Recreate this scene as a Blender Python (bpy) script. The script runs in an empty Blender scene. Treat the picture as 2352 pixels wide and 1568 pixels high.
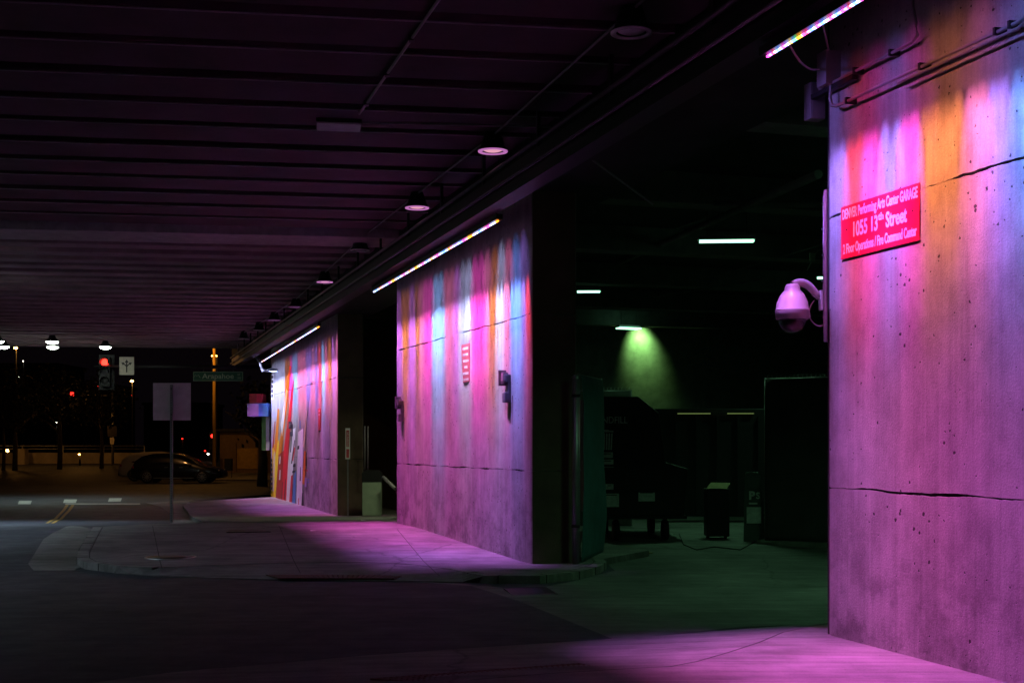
import bpy, bmesh, math, random
from mathutils import Vector, Matrix, noise
random.seed(7)
scene = bpy.context.scene
COL = scene.collection
R = math.radians

# ------------------------------------------------------------------ camera
EYE = 1.6
cam_d = bpy.data.cameras.new('camera'); cam = bpy.data.objects.new('camera', cam_d); COL.objects.link(cam)
cam.location = (0, 0, EYE); cam.rotation_euler = (R(90), 0, 0)
cam_d.sensor_width = 36; cam_d.lens = 3000/2352*36; cam_d.shift_y = (1020-784)/2352
cam_d.clip_start = 0.05; cam_d.clip_end = 1500
scene.camera = cam
# ------------------------------------------------------------------ night sky
world = bpy.data.worlds.new('World'); scene.world = world; world.use_nodes = True
wn = world.node_tree; bg = wn.nodes['Background']
bg.inputs[0].default_value = (0.55, 0.32, 0.5, 1); bg.inputs[1].default_value = 0.0028
scene.view_settings.view_transform = 'Standard'; scene.view_settings.look = 'None'
scene.view_settings.exposure = 0; scene.view_settings.gamma = 1
try:
    scene.cycles.use_denoising = True
    scene.cycles.use_light_tree = True
    scene.cycles.max_bounces = 8; scene.cycles.diffuse_bounces = 5; scene.cycles.glossy_bounces = 3
    scene.cycles.sample_clamp_indirect = 4.0
except Exception: pass

# ------------------------------------------------------------------ helpers
U = Vector((-0.2949, 0.9555, 0)); NR = Vector((0.9555, 0.2949, 0))     # along the pier line / to its right
ANG_U = math.atan2(U.y, U.x)
ZP = [(-50, 0), (11.5, 0), (17.5, -.14), (19.5, -.14), (25, 0), (27, 0), (37, -.42), (85, -.42), (100, .23), (900, .23)]
KERB = .10
def walk_z(Y):
    for (a, za), (b, zb) in zip(ZP, ZP[1:]):
        if Y <= b: return za + (zb-za)*(Y-a)/(b-a)
    return ZP[-1][1]
def at(px, py, Y): return Vector(((px-1176)*Y/3000, Y, EYE-(py-1020)*Y/3000))
def hit(px, py, dz=0.0):
    Y = 4.0
    while Y < 400:
        if EYE-(py-1020)*Y/3000 <= walk_z(Y)+dz: break
        Y += .01 if Y < 60 else .1
    return at(px, py, Y)
def W(px, py): return hit(px, py, 0)
def RD(px, py): return hit(px, py, -KERB)

def link(o, parent=None):
    COL.objects.link(o)
    if parent: o.parent = parent
    return o
def thing(name, label, cat, loc=(0,0,0), rotz=0, group=None):
    o = bpy.data.objects.new(name, None); COL.objects.link(o); o.empty_display_size = .2
    o.location = loc; o.rotation_euler = (0, 0, rotz); o['label'] = label; o['category'] = cat
    if group: o['group'] = group
    return o
def tag(o, label, cat, group=None):
    o['label'] = label; o['category'] = cat
    if group: o['group'] = group
    return o
def copy_tree(o, parent=None):
    c = o.copy(); COL.objects.link(c); c.parent = parent
    for ch in list(o.children): copy_tree(ch, c)
    return c

class MB:
    def __init__(s): s.bm = bmesh.new()
    def box(s, x0, x1, y0, y1, z0, z1, M=None):
        vs = [s.bm.verts.new((x, y, z)) for z in (z0, z1) for y in (y0, y1) for x in (x0, x1)]
        for f in ((0,2,3,1),(4,5,7,6),(0,1,5,4),(2,6,7,3),(0,4,6,2),(1,3,7,5)):
            s.bm.faces.new([vs[i] for i in f])
        if M is not None: bmesh.ops.transform(s.bm, matrix=M, verts=vs)
        return s
    def cbox(s, c, d, M=None): return s.box(c[0]-d[0]/2, c[0]+d[0]/2, c[1]-d[1]/2, c[1]+d[1]/2, c[2]-d[2]/2, c[2]+d[2]/2, M)
    def tube(s, pts, r, n=8, cap=True):
        pts = [Vector(p) for p in pts]; rings = []; up = Vector((0, 0, 1))
        for i, p in enumerate(pts):
            t = (pts[min(i+1, len(pts)-1)]-pts[max(i-1, 0)]).normalized()
            a = t.cross(up)
            if a.length < .05: a = t.cross(Vector((1, 0, 0)))
            a.normalize(); b = t.cross(a).normalized()
            rr = r[i] if isinstance(r, (list, tuple)) else r
            rings.append([s.bm.verts.new(p+a*rr*math.cos(k*2*math.pi/n)+b*rr*math.sin(k*2*math.pi/n)) for k in range(n)])
        for q, w in zip(rings, rings[1:]):
            for k in range(n):
                try: s.bm.faces.new((q[k], q[(k+1) % n], w[(k+1) % n], w[k])).smooth = True
                except ValueError: pass
        if cap:
            s.bm.faces.new(rings[0][::-1]); s.bm.faces.new(rings[-1])
        return s
    def lathe(s, prof, c=(0,0,0), n=24):
        rings = []
        for r, z in prof:
            rings.append([s.bm.verts.new((c[0]+max(r, 1e-4)*math.cos(k*2*math.pi/n), c[1]+max(r, 1e-4)*math.sin(k*2*math.pi/n), c[2]+z)) for k in range(n)])
        for q, w in zip(rings, rings[1:]):
            for k in range(n): s.bm.faces.new((q[k], q[(k+1) % n], w[(k+1) % n], w[k])).smooth = True
        return s
    def prism(s, poly, z0, z1):
        a = [s.bm.verts.new((p[0], p[1], z0)) for p in poly]; b = [s.bm.verts.new((p[0], p[1], z1)) for p in poly]
        n = len(poly)
        s.bm.faces.new(a[::-1]); s.bm.faces.new(b)
        for i in range(n): s.bm.faces.new((a[i], a[(i+1) % n], b[(i+1) % n], b[i]))
        return s
    def quad(s, *p):
        s.bm.faces.new([s.bm.verts.new(q) for q in p]); return s
    def build(s, name, mat, parent=None, bevel=0, M=None, loc=None):
        if M is not None: bmesh.ops.transform(s.bm, matrix=M, verts=s.bm.verts)
        bmesh.ops.recalc_face_normals(s.bm, faces=s.bm.faces)
        me = bpy.data.meshes.new(name); s.bm.to_mesh(me); s.bm.free()
        o = bpy.data.objects.new(name, me); link(o, parent)
        if mat: me.materials.append(mat)
        if bevel:
            m = o.modifiers.new('bevel', 'BEVEL'); m.width = bevel; m.segments = 2; m.limit_method = 'ANGLE'
        if loc is not None: o.location = loc
        return o
def zbox(name, mat, parent, c, d, bevel=0): return MB().cbox(c, d).build(name, mat, parent, bevel)

# ------------------------------------------------------------------ materials
def mat(name, col=(.5,.5,.5), rough=.7, metal=0.0, emit=None, es=1.0, noise_amt=0.0, nscale=5.0, bump=0.0, bscale=40., trans=0.0, coat=0.0, spec=.5):
    m = bpy.data.materials.new(name); m.use_nodes = True; nt = m.node_tree; b = nt.nodes['Principled BSDF']
    b.inputs['Base Color'].default_value = (*col, 1); b.inputs['Roughness'].default_value = rough
    b.inputs['Metallic'].default_value = metal; b.inputs['Specular IOR Level'].default_value = spec
    if trans: b.inputs['Transmission Weight'].default_value = trans
    if coat: b.inputs['Coat Weight'].default_value = coat; b.inputs['Coat Roughness'].default_value = .05
    if emit: b.inputs['Emission Color'].default_value = (*emit, 1); b.inputs['Emission Strength'].default_value = es
    tc = nt.nodes.new('ShaderNodeTexCoord')
    if noise_amt:
        n = nt.nodes.new('ShaderNodeTexNoise'); n.inputs['Scale'].default_value = nscale; n.inputs['Detail'].default_value = 8; n.inputs['Roughness'].default_value = .65
        nt.links.new(tc.outputs['Object'], n.inputs['Vector'])
        r = nt.nodes.new('ShaderNodeMapRange'); r.inputs[1].default_value = .3; r.inputs[2].default_value = .7
        r.inputs[3].default_value = 1-noise_amt; r.inputs[4].default_value = 1+noise_amt*.5
        nt.links.new(n.outputs['Fac'], r.inputs[0])
        mx = nt.nodes.new('ShaderNodeMix'); mx.data_type = 'RGBA'; mx.blend_type = 'MULTIPLY'; mx.inputs[0].default_value = 1
        mx.inputs[6].default_value = (*col, 1); nt.links.new(r.outputs[0], mx.inputs[7]); nt.links.new(mx.outputs[2], b.inputs['Base Color'])
    if bump:
        n2 = nt.nodes.new('ShaderNodeTexNoise'); n2.inputs['Scale'].default_value = bscale; n2.inputs['Detail'].default_value = 6
        nt.links.new(tc.outputs['Object'], n2.inputs['Vector'])
        bp = nt.nodes.new('ShaderNodeBump'); bp.inputs['Strength'].default_value = bump; bp.inputs['Distance'].default_value = .01
        nt.links.new(n2.outputs['Fac'], bp.inputs['Height']); nt.links.new(bp.outputs[0], b.inputs['Normal'])
    return m

def concrete_wall_mat():
    m = bpy.data.materials.new('cast concrete wall'); m.use_nodes = True; nt = m.node_tree; N = nt.nodes; L = nt.links
    b = N['Principled BSDF']; b.inputs['Roughness'].default_value = .75; b.inputs['Specular IOR Level'].default_value = .35
    tc = N.new('ShaderNodeTexCoord')
    def mp(sc, loc=(0,0,0)):
        k = N.new('ShaderNodeMapping'); k.inputs['Scale'].default_value = sc; k.inputs['Location'].default_value = loc; L.new(tc.outputs['Object'], k.inputs[0]); return k.outputs[0]
    def nz(vec, sc, det=6, rough=.6):
        k = N.new('ShaderNodeTexNoise'); k.inputs['Scale'].default_value = sc; k.inputs['Detail'].default_value = det; k.inputs['Roughness'].default_value = rough; L.new(vec, k.inputs['Vector']); return k.outputs['Fac']
    def rng(x, a, c, lo, hi, smooth=False):
        k = N.new('ShaderNodeMapRange'); k.inputs[1].default_value = a; k.inputs[2].default_value = c; k.inputs[3].default_value = lo; k.inputs[4].default_value = hi
        if smooth: k.interpolation_type = 'SMOOTHSTEP'
        L.new(x, k.inputs[0]); return k.outputs[0]
    def mul(a, c):
        k = N.new('ShaderNodeMath'); k.operation = 'MULTIPLY'; L.new(a, k.inputs[0]); L.new(c, k.inputs[1]); return k.outputs[0]
    streak = rng(nz(mp((1, 1, .035)), 9, 7, .65), .32, .68, .8, 1.08)
    fine = rng(nz(mp((1, 1, .02)), 38, 3, .5), .35, .65, .94, 1.03)
    blot = rng(nz(mp((1, 1, .7)), 1.9, 10, .74), .35, .64, .62, 1.12)
    grain = rng(nz(mp((1, 1, 1)), 70, 5, .75), .33, .67, .8, 1.1)
    # grime collecting low on the wall, patchy
    sx = N.new('ShaderNodeSeparateXYZ'); L.new(tc.outputs['Object'], sx.inputs[0])
    low = rng(sx.outputs['Z'], 0, 1.5, 1, 0, True)
    gn = rng(nz(mp((1, 1, 1.2), (3, 0, 1)), 2.0, 10, .75), .44, .62, .12, .95, True)
    g = mul(low, gn); grime = rng(g, 0, 1, 1, .5)
    # bug holes: sparse small pits
    vo = N.new('ShaderNodeTexVoronoi'); vo.inputs['Scale'].default_value = 17; vo.inputs['Randomness'].default_value = 1
    wob = N.new('ShaderNodeTexNoise'); wob.inputs['Scale'].default_value = 60; L.new(tc.outputs['Object'], wob.inputs['Vector'])
    addv = N.new('ShaderNodeMix'); addv.data_type = 'VECTOR'; addv.inputs[0].default_value = .03; L.new(tc.outputs['Object'], addv.inputs[4]); L.new(wob.outputs['Color'], addv.inputs[5])
    L.new(addv.outputs[1], vo.inputs['Vector'])
    sel = N.new('ShaderNodeSeparateColor'); L.new(vo.outputs['Color'], sel.inputs[0])
    size = rng(sel.outputs[0], .3, 1, .02, .24)
    dens = rng(nz(mp((1, 1, 1)), 1.1, 3), .4, .58, .45, 1.1)
    size2 = mul(size, dens)
    df = N.new('ShaderNodeMath'); df.operation = 'SUBTRACT'; L.new(vo.outputs['Distance'], df.inputs[0]); L.new(size2, df.inputs[1])
    pit = rng(df.outputs[0], -.015, .025, 0, 1, True)
    pitc = rng(pit, 0, 1, .18, 1)
    vo2 = N.new('ShaderNodeTexVoronoi'); vo2.inputs['Scale'].default_value = 5; L.new(addv.outputs[1], vo2.inputs['Vector'])
    se2 = N.new('ShaderNodeSeparateColor'); L.new(vo2.outputs['Color'], se2.inputs[0])
    d2 = N.new('ShaderNodeMath'); d2.operation = 'SUBTRACT'; L.new(vo2.outputs['Distance'], d2.inputs[0]); L.new(rng(se2.outputs[1], .4, 1, 0, .085), d2.inputs[1])
    pit = mul(pit, rng(d2.outputs[0], -.01, .02, 0, 1, True)); pitc = rng(pit, 0, 1, .18, 1)
    v = mul(mul(mul(streak, fine), mul(blot, grain)), mul(grime, pitc))
    c1 = N.new('ShaderNodeMix'); c1.data_type = 'RGBA'; c1.blend_type = 'MULTIPLY'; c1.inputs[0].default_value = 1; c1.inputs[6].default_value = (.5, .48, .46, 1)
    L.new(v, c1.inputs[7]); L.new(c1.outputs[2], b.inputs['Base Color'])
    h = N.new('ShaderNodeMath'); h.operation = 'ADD'; L.new(pit, h.inputs[0])
    h2 = rng(nz(mp((1, 1, 1)), 55, 5, .6), 0, 1, 0, .35); L.new(h2, h.inputs[1])
    h3 = N.new('ShaderNodeMath'); h3.operation = 'ADD'; L.new(h.outputs[0], h3.inputs[0]); L.new(rng(nz(mp((1, 1, .05)), 14, 4), 0, 1, 0, .15), h3.inputs[1])
    bp = N.new('ShaderNodeBump'); bp.inputs['Strength'].default_value = .8; bp.inputs['Distance'].default_value = .016
    L.new(h3.outputs[0], bp.inputs['Height']); L.new(bp.outputs[0], b.inputs['Normal'])
    return m

def ground_mat(name, col, amt, sc, rough, bump, crack=True, spots=None):
    m = bpy.data.materials.new(name); m.use_nodes = True; nt = m.node_tree; N = nt.nodes; L = nt.links
    b = N['Principled BSDF']; b.inputs['Specular IOR Level'].default_value = .4
    tc = N.new('ShaderNodeTexCoord'); ob = tc.outputs['Object']
    def nz(s, d=8, r=.65):
        k = N.new('ShaderNodeTexNoise'); k.inputs['Scale'].default_value = s; k.inputs['Detail'].default_value = d; k.inputs['Roughness'].default_value = r; L.new(ob, k.inputs['Vector']); return k.outputs['Fac']
    def rng(x, a, c, lo, hi):
        k = N.new('ShaderNodeMapRange'); k.inputs[1].default_value = a; k.inputs[2].default_value = c; k.inputs[3].default_value = lo; k.inputs[4].default_value = hi; L.new(x, k.inputs[0]); return k.outputs[0]
    def mul(a, c):
        k = N.new('ShaderNodeMath'); k.operation = 'MULTIPLY'; L.new(a, k.inputs[0]); L.new(c, k.inputs[1]); return k.outputs[0]
    v = mul(rng(nz(sc), .3, .7, 1-amt, 1+amt*.4), rng(nz(60, 3), .3, .7, .8, 1.12))
    v = mul(v, rng(nz(220, 2), .3, .7, .75, 1.15))
    mpn = N.new('ShaderNodeMapping'); mpn.inputs['Rotation'].default_value = (0, 0, .5); mpn.inputs['Scale'].default_value = (.5, 7, 1); L.new(ob, mpn.inputs[0])
    sc_ = N.new('ShaderNodeTexNoise'); sc_.inputs['Scale'].default_value = 1.2; sc_.inputs['Detail'].default_value = 7; sc_.inputs['Distortion'].default_value = .8; L.new(mpn.outputs[0], sc_.inputs['Vector'])
    v = mul(v, rng(sc_.outputs['Fac'], .38, .62, .72, 1.1))
    vs_ = N.new('ShaderNodeTexVoronoi'); vs_.inputs['Scale'].default_value = 5; L.new(ob, vs_.inputs['Vector'])
    v = mul(v, rng(vs_.outputs['Distance'], .035, .06, .55, 1))
    if crack:
        vo = N.new('ShaderNodeTexVoronoi'); vo.feature = 'DISTANCE_TO_EDGE'; vo.inputs['Scale'].default_value = .33
        wob = N.new('ShaderNodeTexNoise'); wob.inputs['Scale'].default_value = 1.4; wob.inputs['Detail'].default_value = 6; L.new(ob, wob.inputs['Vector'])
        mx = N.new('ShaderNodeMix'); mx.data_type = 'VECTOR'; mx.inputs[0].default_value = .35; L.new(ob, mx.inputs[4]); L.new(wob.outputs['Color'], mx.inputs[5]); L.new(mx.outputs[1], vo.inputs['Vector'])
        v = mul(v, rng(vo.outputs['Distance'], 0, .006, .55, 1))
    c = N.new('ShaderNodeMix'); c.data_type = 'RGBA'; c.blend_type = 'MULTIPLY'; c.inputs[0].default_value = 1; c.inputs[6].default_value = (*col, 1); L.new(v, c.inputs[7]); L.new(c.outputs[2], b.inputs['Base Color'])
    L.new(rng(nz(3), .3, .7, rough-.12, rough+.1), b.inputs['Roughness'])
    bp = N.new('ShaderNodeBump'); bp.inputs['Strength'].default_value = bump; bp.inputs['Distance'].default_value = .01
    L.new(nz(140, 4), bp.inputs['Height']); L.new(bp.outputs[0], b.inputs['Normal'])
    return m

M = {}
M['wall'] = concrete_wall_mat()
M['walk'] = ground_mat('pavement concrete', (.23, .22, .21), .5, 1.3, .8, .5)
M['kerb'] = ground_mat('kerb concrete', (.27, .26, .24), .4, 2.5, .85, .6, False)
M['drive'] = ground_mat('driveway concrete', (.17, .17, .16), .6, .8, .7, .4)
M['asphalt'] = ground_mat('asphalt', (.046, .05, .066), .6, .6, .72, .8, False)
M['edge'] = mat('pale girder edge angle', (.42, .38, .38), .7, noise_amt=.3)  # pale tone imitating the light caught on the girders
M['beam2'] = mat('paler girder concrete', (.38, .25, .30), .85, noise_amt=.4, nscale=1.2, bump=.3)  # far girders: stronger light put into a paler colour
M['beam'] = mat('girder concrete', (.085, .052, .062), .85, noise_amt=.4, nscale=1.2, bump=.3)  # near girders: their shade put into a darker colour
M['soot'] = mat('sooty deck concrete', (.035, .033, .032), .9, noise_amt=.5, nscale=1.5)  # near-black tone: shade under the bridge put into the colour
M['darkwall'] = mat('unlit rough wall', (.135, .095, .062), .9, noise_amt=.4, nscale=1.6, bump=.5, bscale=60)  # brown tone for pier ends and the recess wall
M['garage'] = mat('garage wall concrete', (.16, .165, .14), .85, noise_amt=.4, nscale=2.2, bump=.4)
M['joint'] = mat('joint shadow mortar', (.03, .027, .025), .95)  # dark fill for joints and seams
M['steel'] = mat('galvanised steel', (.38, .38, .38), .45, .8, noise_amt=.2)
M['dsteel'] = mat('dark painted steel', (.022, .02, .022), .5, .3)
M['pipe'] = mat('painted conduit', (.35, .32, .33), .5, .2, noise_amt=.2)
M['bracket'] = mat('grey bracket paint', (.13, .13, .15), .55, .2, noise_amt=.3)
M['black'] = mat('black enamel', (.012, .012, .014), .5, noise_amt=.3)
M['blackpl'] = mat('black plastic', (.01, .01, .011), .55)
M['rubber'] = mat('tyre rubber', (.012, .012, .012), .8)
M['signred'] = mat('red sign enamel', (.75, .015, .07), .35, noise_amt=.12, nscale=4)
M['signpink'] = mat('faded red sign', (.55, .08, .1), .5, noise_amt=.15)
M['signgrn'] = mat('street sign green', (.01, .10, .04), .5)
M['white'] = mat('white sign paint', (.8, .8, .78), .5, noise_amt=.08)
M['aged_white'] = mat('weathered white sign', (.55, .5, .42), .6, noise_amt=.2, nscale=9)
M['signback'] = mat('bare aluminium sign back', (.88, .86, .88), .6, .0, noise_amt=.15, nscale=6)
M['roadwhite'] = mat('white road paint', (.42, .42, .4), .7, noise_amt=.45, nscale=7)
M['roadyel'] = mat('yellow road paint', (.42, .25, .04), .7, noise_amt=.4, nscale=6)
M['tactile'] = mat('worn red tactile paving', (.13, .05, .045), .8, noise_amt=.5, nscale=5, bump=.6)
M['camwhite'] = mat('camera housing white', (.7, .7, .7), .32, coat=.3)
M['rimmetal'] = mat('polished lamp rim', (.9, .88, .88), .35, .3, coat=.5)
M['camdark'] = mat('camera collar grey', (.3, .3, .3), .5)
M['glass'] = mat('smoked dome glass', (.25, .25, .25), .03, trans=.8, spec=.8)
M['channel'] = mat('pinkish steel channel', (.5, .22, .24), .45, .1, noise_amt=.15)
M['fence_fabric'] = mat('green windscreen mesh', (.045, .15, .165), .85, noise_amt=.3, nscale=3, bump=.6, bscale=12)
M['dark_fabric'] = mat('dark windscreen mesh', (.06, .06, .055), .9, noise_amt=.3, nscale=2, bump=.5, bscale=10)
M['bin'] = mat('pale green bin body', (.38, .48, .34), .7, noise_amt=.15)
M['paper'] = mat('paper label', (.8, .85, .8), .7, noise_amt=.3, nscale=14)
M['card'] = mat('flattened cardboard', (.22, .17, .08), .85, noise_amt=.3, nscale=5)
M['carblack'] = mat('black car paint', (.008, .008, .01), .25, .2, coat=1)
M['carwhite'] = mat('pale car paint', (.34, .31, .27), .3, coat=.8)
M['carglass'] = mat('dark car glass', (.01, .01, .012), .05, spec=.9)
M['rim'] = mat('alloy rim', (.45, .45, .47), .3, .9)
M['taillamp'] = mat('tail lamp lens', (.25, .01, .01), .2)
M['headlamp'] = mat('headlamp lens', (.6, .6, .6), .1, coat=1)
M['bark'] = mat('dark bark', (.05, .035, .025), .9, noise_amt=.4)
M['leaf'] = mat('night foliage', (.006, .007, .004), .8, noise_amt=.4, nscale=3)
M['ylwpole'] = mat('yellow painted pole', (.62, .38, .04), .5)
M['plaster'] = mat('brown plaster', (.20, .13, .08), .85, noise_amt=.3)
M['door'] = mat('yellow ochre door', (.42, .26, .04), .7, noise_amt=.3)
M['lowwall'] = mat('low concrete wall', (.32, .28, .24), .9, noise_amt=.45, nscale=.6)
M['tower'] = mat('dark facade', (.03, .03, .035), .8)
M['led_case'] = mat('black aluminium channel', (.03, .03, .035), .4, .5)
def emis(name, c, s): return mat(name, (.02,.02,.02), .6, emit=c, es=s)
M['e_cool'] = emis('cool white lamp', (.85, 1, .82), 30)
M['e_green'] = emis('greenish fluorescent tube', (.35, 1, .62), 3.5)
M['e_red'] = emis('red signal lens', (1, .02, .012), 6)
M['e_redbright'] = emis('bright red signal lens', (1, .014, .008), 11)
M['e_reddim'] = emis('dim red signal lens', (1, .03, .02), 2.5)
M['e_sod'] = emis('sodium lamp', (1, .45, .08), 40)
M['e_white'] = emis('far white lamp', (1, .9, .75), 12)
M['e_lampblue'] = emis('blue white lamp', (.4, .5, 1), 14)
LC = {'b': (.10, .28, 1), 'v': (.32, .19, 1), 'p': (.66, .17, .92), 'm': (1, .06, .62), 'k': (1, .2, .52), 'r': (1, .05, .09), 'o': (1, .26, .015), 'w': (.5, .55, 1), 'c': (.22, .45, 1), 'y': (1, .6, .05), 'g': (.1, .9, .2)}
for k, c in LC.items(): M['led_'+k] = emis('led '+k, c, 6)

# ------------------------------------------------------------------ ground
def drape(poly, name, matl, dz, thick=0, kind=True, parent=None, label=None):
    """polygon (x,y) laid on the ground profile at walk level + dz; thick>0 gives it sides down."""
    bm = bmesh.new()
    vs = [bm.verts.new((p[0], p[1], 0)) for p in poly]
    f = bm.faces.new(vs); bmesh.ops.triangulate(bm, faces=[f])
    ymin = min(p[1] for p in poly); ymax = max(p[1] for p in poly)
    cuts = [a for a, _ in ZP if ymin < a < ymax]
    for yc in cuts:
        bmesh.ops.bisect_plane(bm, geom=bm.verts[:]+bm.edges[:]+bm.faces[:], plane_co=(0, yc, 0), plane_no=(0, 1, 0))
    if thick:
        g = bmesh.ops.extrude_face_region(bm, geom=bm.faces[:])
        top = {e for e in g['geom'] if isinstance(e, bmesh.types.BMVert)}
        for v in bm.verts: v.co.z = (0 if v in top else -thick)
    for v in bm.verts: v.co.z += walk_z(v.co.y)+dz
    bmesh.ops.recalc_face_normals(bm, faces=bm.faces)
    if not thick:
        for f in bm.faces:
            if f.normal.z < 0: f.normal_flip()
    me = bpy.data.meshes.new(name); bm.to_mesh(me); bm.free(); me.materials.append(matl)
    o = bpy.data.objects.new(name, me); link(o, parent)
    if kind: o['kind'] = 'structure'
    if label: o['label'] = label
    return o
drape([(-600, -60), (600, -60), (600, 900), (-600, 900)], 'road', M['asphalt'], -KERB)
# driveway concrete between the piers
P = lambda *a: [tuple(hit(x, y, -KERB)[:2]) for x, y in a]
Wp = lambda *a: [tuple(W(x, y)[:2]) for x, y in a]
drv = P((900, 1331), (1068, 1341), (1200, 1383), (1411, 1470), (1700, 1440), (1900, 1432))
drv += [(9, 11), (14, 14), (14, 47), (-3, 47), (-1.0, 27), (1.4, 22.5), (1.5, 19), (.2, 16.2)]
drape(drv, 'driveway', M['drive'], -KERB+.004)
# paved island round the middle pier
front = [(215, 1210), (196, 1240), (180, 1268), (178, 1282), (196, 1291), (270, 1300), (350, 1303), (480, 1298), (640, 1292), (800, 1290), (930, 1294), (1030, 1306), (1110, 1322), (1240, 1322), (1330, 1313), (1378, 1300), (1392, 1290), (1385, 1283)]
isl = Wp(*front) + [(2.2, 21.0), (.6, 24), (-.3, 27.2), (-1.3, 30.3), (-3.2, 31.2)] + Wp((700, 1199), (465, 1199), (335, 1203))
drape(isl, 'pavement', M['walk'], 0, thick=.3)
def strip(pts, w, side=1):
    out = []
    for i, p in enumerate(pts):
        a = Vector(pts[max(i-1, 0)]); c = Vector(pts[min(i+1, len(pts)-1)]); t = (c-a).normalized(); n = Vector((-t.y, t.x))*side
        out.append(tuple(Vector(p)+n*w))
    return out
def inset_strip(pts, a, b, side=1): return strip(pts, a, side)+strip(pts, b, side)[::-1]
for kb in (Wp(*front[:7]), Wp(*front[11:])):
    drape(inset_strip(kb, -.006, .15), 'kerb', M['kerb'], .006, thick=.2)
    drape(inset_strip(kb, .165, .18), 'pavement_joint', M['joint'], .003)
def resamp(pts, n):
    pts = [Vector(p) for p in pts]; d = [0]
    for p, q in zip(pts, pts[1:]): d.append(d[-1]+(q-p).length)
    res = []
    for i in range(n):
        t = d[-1]*i/(n-1); k = 0
        while k < len(d)-2 and d[k+1] < t: k += 1
        res.append(pts[k].lerp(pts[k+1], (t-d[k])/max(d[k+1]-d[k], 1e-6)))
    return res
for kb in (Wp(*front[:7]), Wp(*front[11:])):
    rp = resamp(kb, 8)
    for i in range(1, 7):
        t_ = (rp[i+1]-rp[i-1]).normalized(); n_ = Vector((-t_.y, t_.x)); a_ = rp[i]-n_*.012; b_ = rp[i]+n_*.152
        drape([tuple(a_-t_*.006), tuple(a_+t_*.006), tuple(b_+t_*.006), tuple(b_-t_*.006)], 'kerb_joint', M['joint'], .009, thick=.12)
def ramp(inner, outer, n):
    mb = MB(); ra = resamp(inner, n); rb = resamp(outer, n)
    for i in range(n-1):
        p0, p1, q1, q0 = ra[i], ra[i+1], rb[i+1], rb[i]
        mb.quad((p0.x, p0.y, walk_z(p0.y)-.002), (p1.x, p1.y, walk_z(p1.y)-.002), (q1.x, q1.y, walk_z(q1.y)-KERB+.012), (q0.x, q0.y, walk_z(q0.y)-KERB+.012))
        mb.quad((q0.x, q0.y, walk_z(q0.y)-KERB+.012), (q1.x, q1.y, walk_z(q1.y)-KERB+.012), (q1.x, q1.y, walk_z(q1.y)-KERB-.05), (q0.x, q0.y, walk_z(q0.y)-KERB-.05))
    o = mb.build('pavement_ramp', M['walk']); o['kind'] = 'structure'
ramp(Wp(*front[5:13]), P((262, 1316), (350, 1322), (480, 1328), (640, 1332), (800, 1334), (930, 1335), (1030, 1337), (1112, 1338)), 20)
drape(inset_strip(Wp(*front[6:12]), -.008, .008), 'pavement_joint', M['joint'], .003)
# gutter apron round the tip
ga = P((100, 1238), (65, 1295), (78, 1310), (170, 1310), (195, 1296), (178, 1284), (180, 1262), (214, 1216), (165, 1207))
drape(ga, 'gutter_apron', M['drive'], -KERB+.006, thick=.05)
# score joints across the island
def score(a, b, w=.006, z=.003, f=Wp):
    p = [Vector(q) for q in f(a, b)]; t = (p[1]-p[0]).normalized(); n = Vector((-t.y, t.x))*w
    drape([tuple(p[0]-n), tuple(p[1]-n), tuple(p[1]+n), tuple(p[0]+n)], 'pavement_joint', M['joint'], z)
score((350, 1207), (362, 1262)); score((362, 1262), (372, 1305)); score((640, 1206), (690, 1316)); score((912, 1215), (1010, 1322)); score((330, 1262), (1150, 1280))
# far pavement in front of the mural pier
far_front = [(443, 1150), (420, 1161), (432, 1175), (465, 1198)]
fw = Wp(*far_front) + Wp((700, 1199), (800, 1199)) + [(-2.6, 37), (-7.5, 53.5), (-9, 56)] + Wp((640, 1140.5))
drape(fw, 'pavement', M['walk'], .001, thick=.3)
kf = Wp(*far_front)
drape(inset_strip(kf, -.006, .18), 'kerb', M['kerb'], .008, thick=.2)
fa = P((334, 1155), (443, 1148), (418, 1163), (430, 1178), (463, 1200), (395, 1206), (392, 1180), (370, 1165))
drape(fa, 'corner_ramp', M['walk'], -KERB+.01, thick=.05)
# near pavement by the front pier (kerb line and ramp)
inner = [(1905, 1431), (1800, 1452), (1745, 1475), (1670, 1500), (1600, 1520), (1540, 1531), (1440, 1536), (1250, 1548), (1080, 1562)]
outer = [(1902, 1430), (1790, 1440), (1640, 1452), (1480, 1464), (1411, 1469), (1200, 1483), (1000, 1496), (800, 1511), (600, 1530), (450, 1541), (336, 1554), (150, 1580)]
inn = Wp(*inner); out_ = P(*outer)
body = inn + [(-1.0, 7.2), (-1.8, -6), (9, -6), (9, 12.5), (3.6, 12.5)]
drape(body, 'pavement', M['walk'], 0, thick=.3)
drape(inset_strip(inn, -.012, .004, 1), 'pavement_joint', M['joint'], .003)
# ramp strip from the pavement edge down to the road
ramp(inn+[(-1.0, 7.2)], out_, 28)
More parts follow.
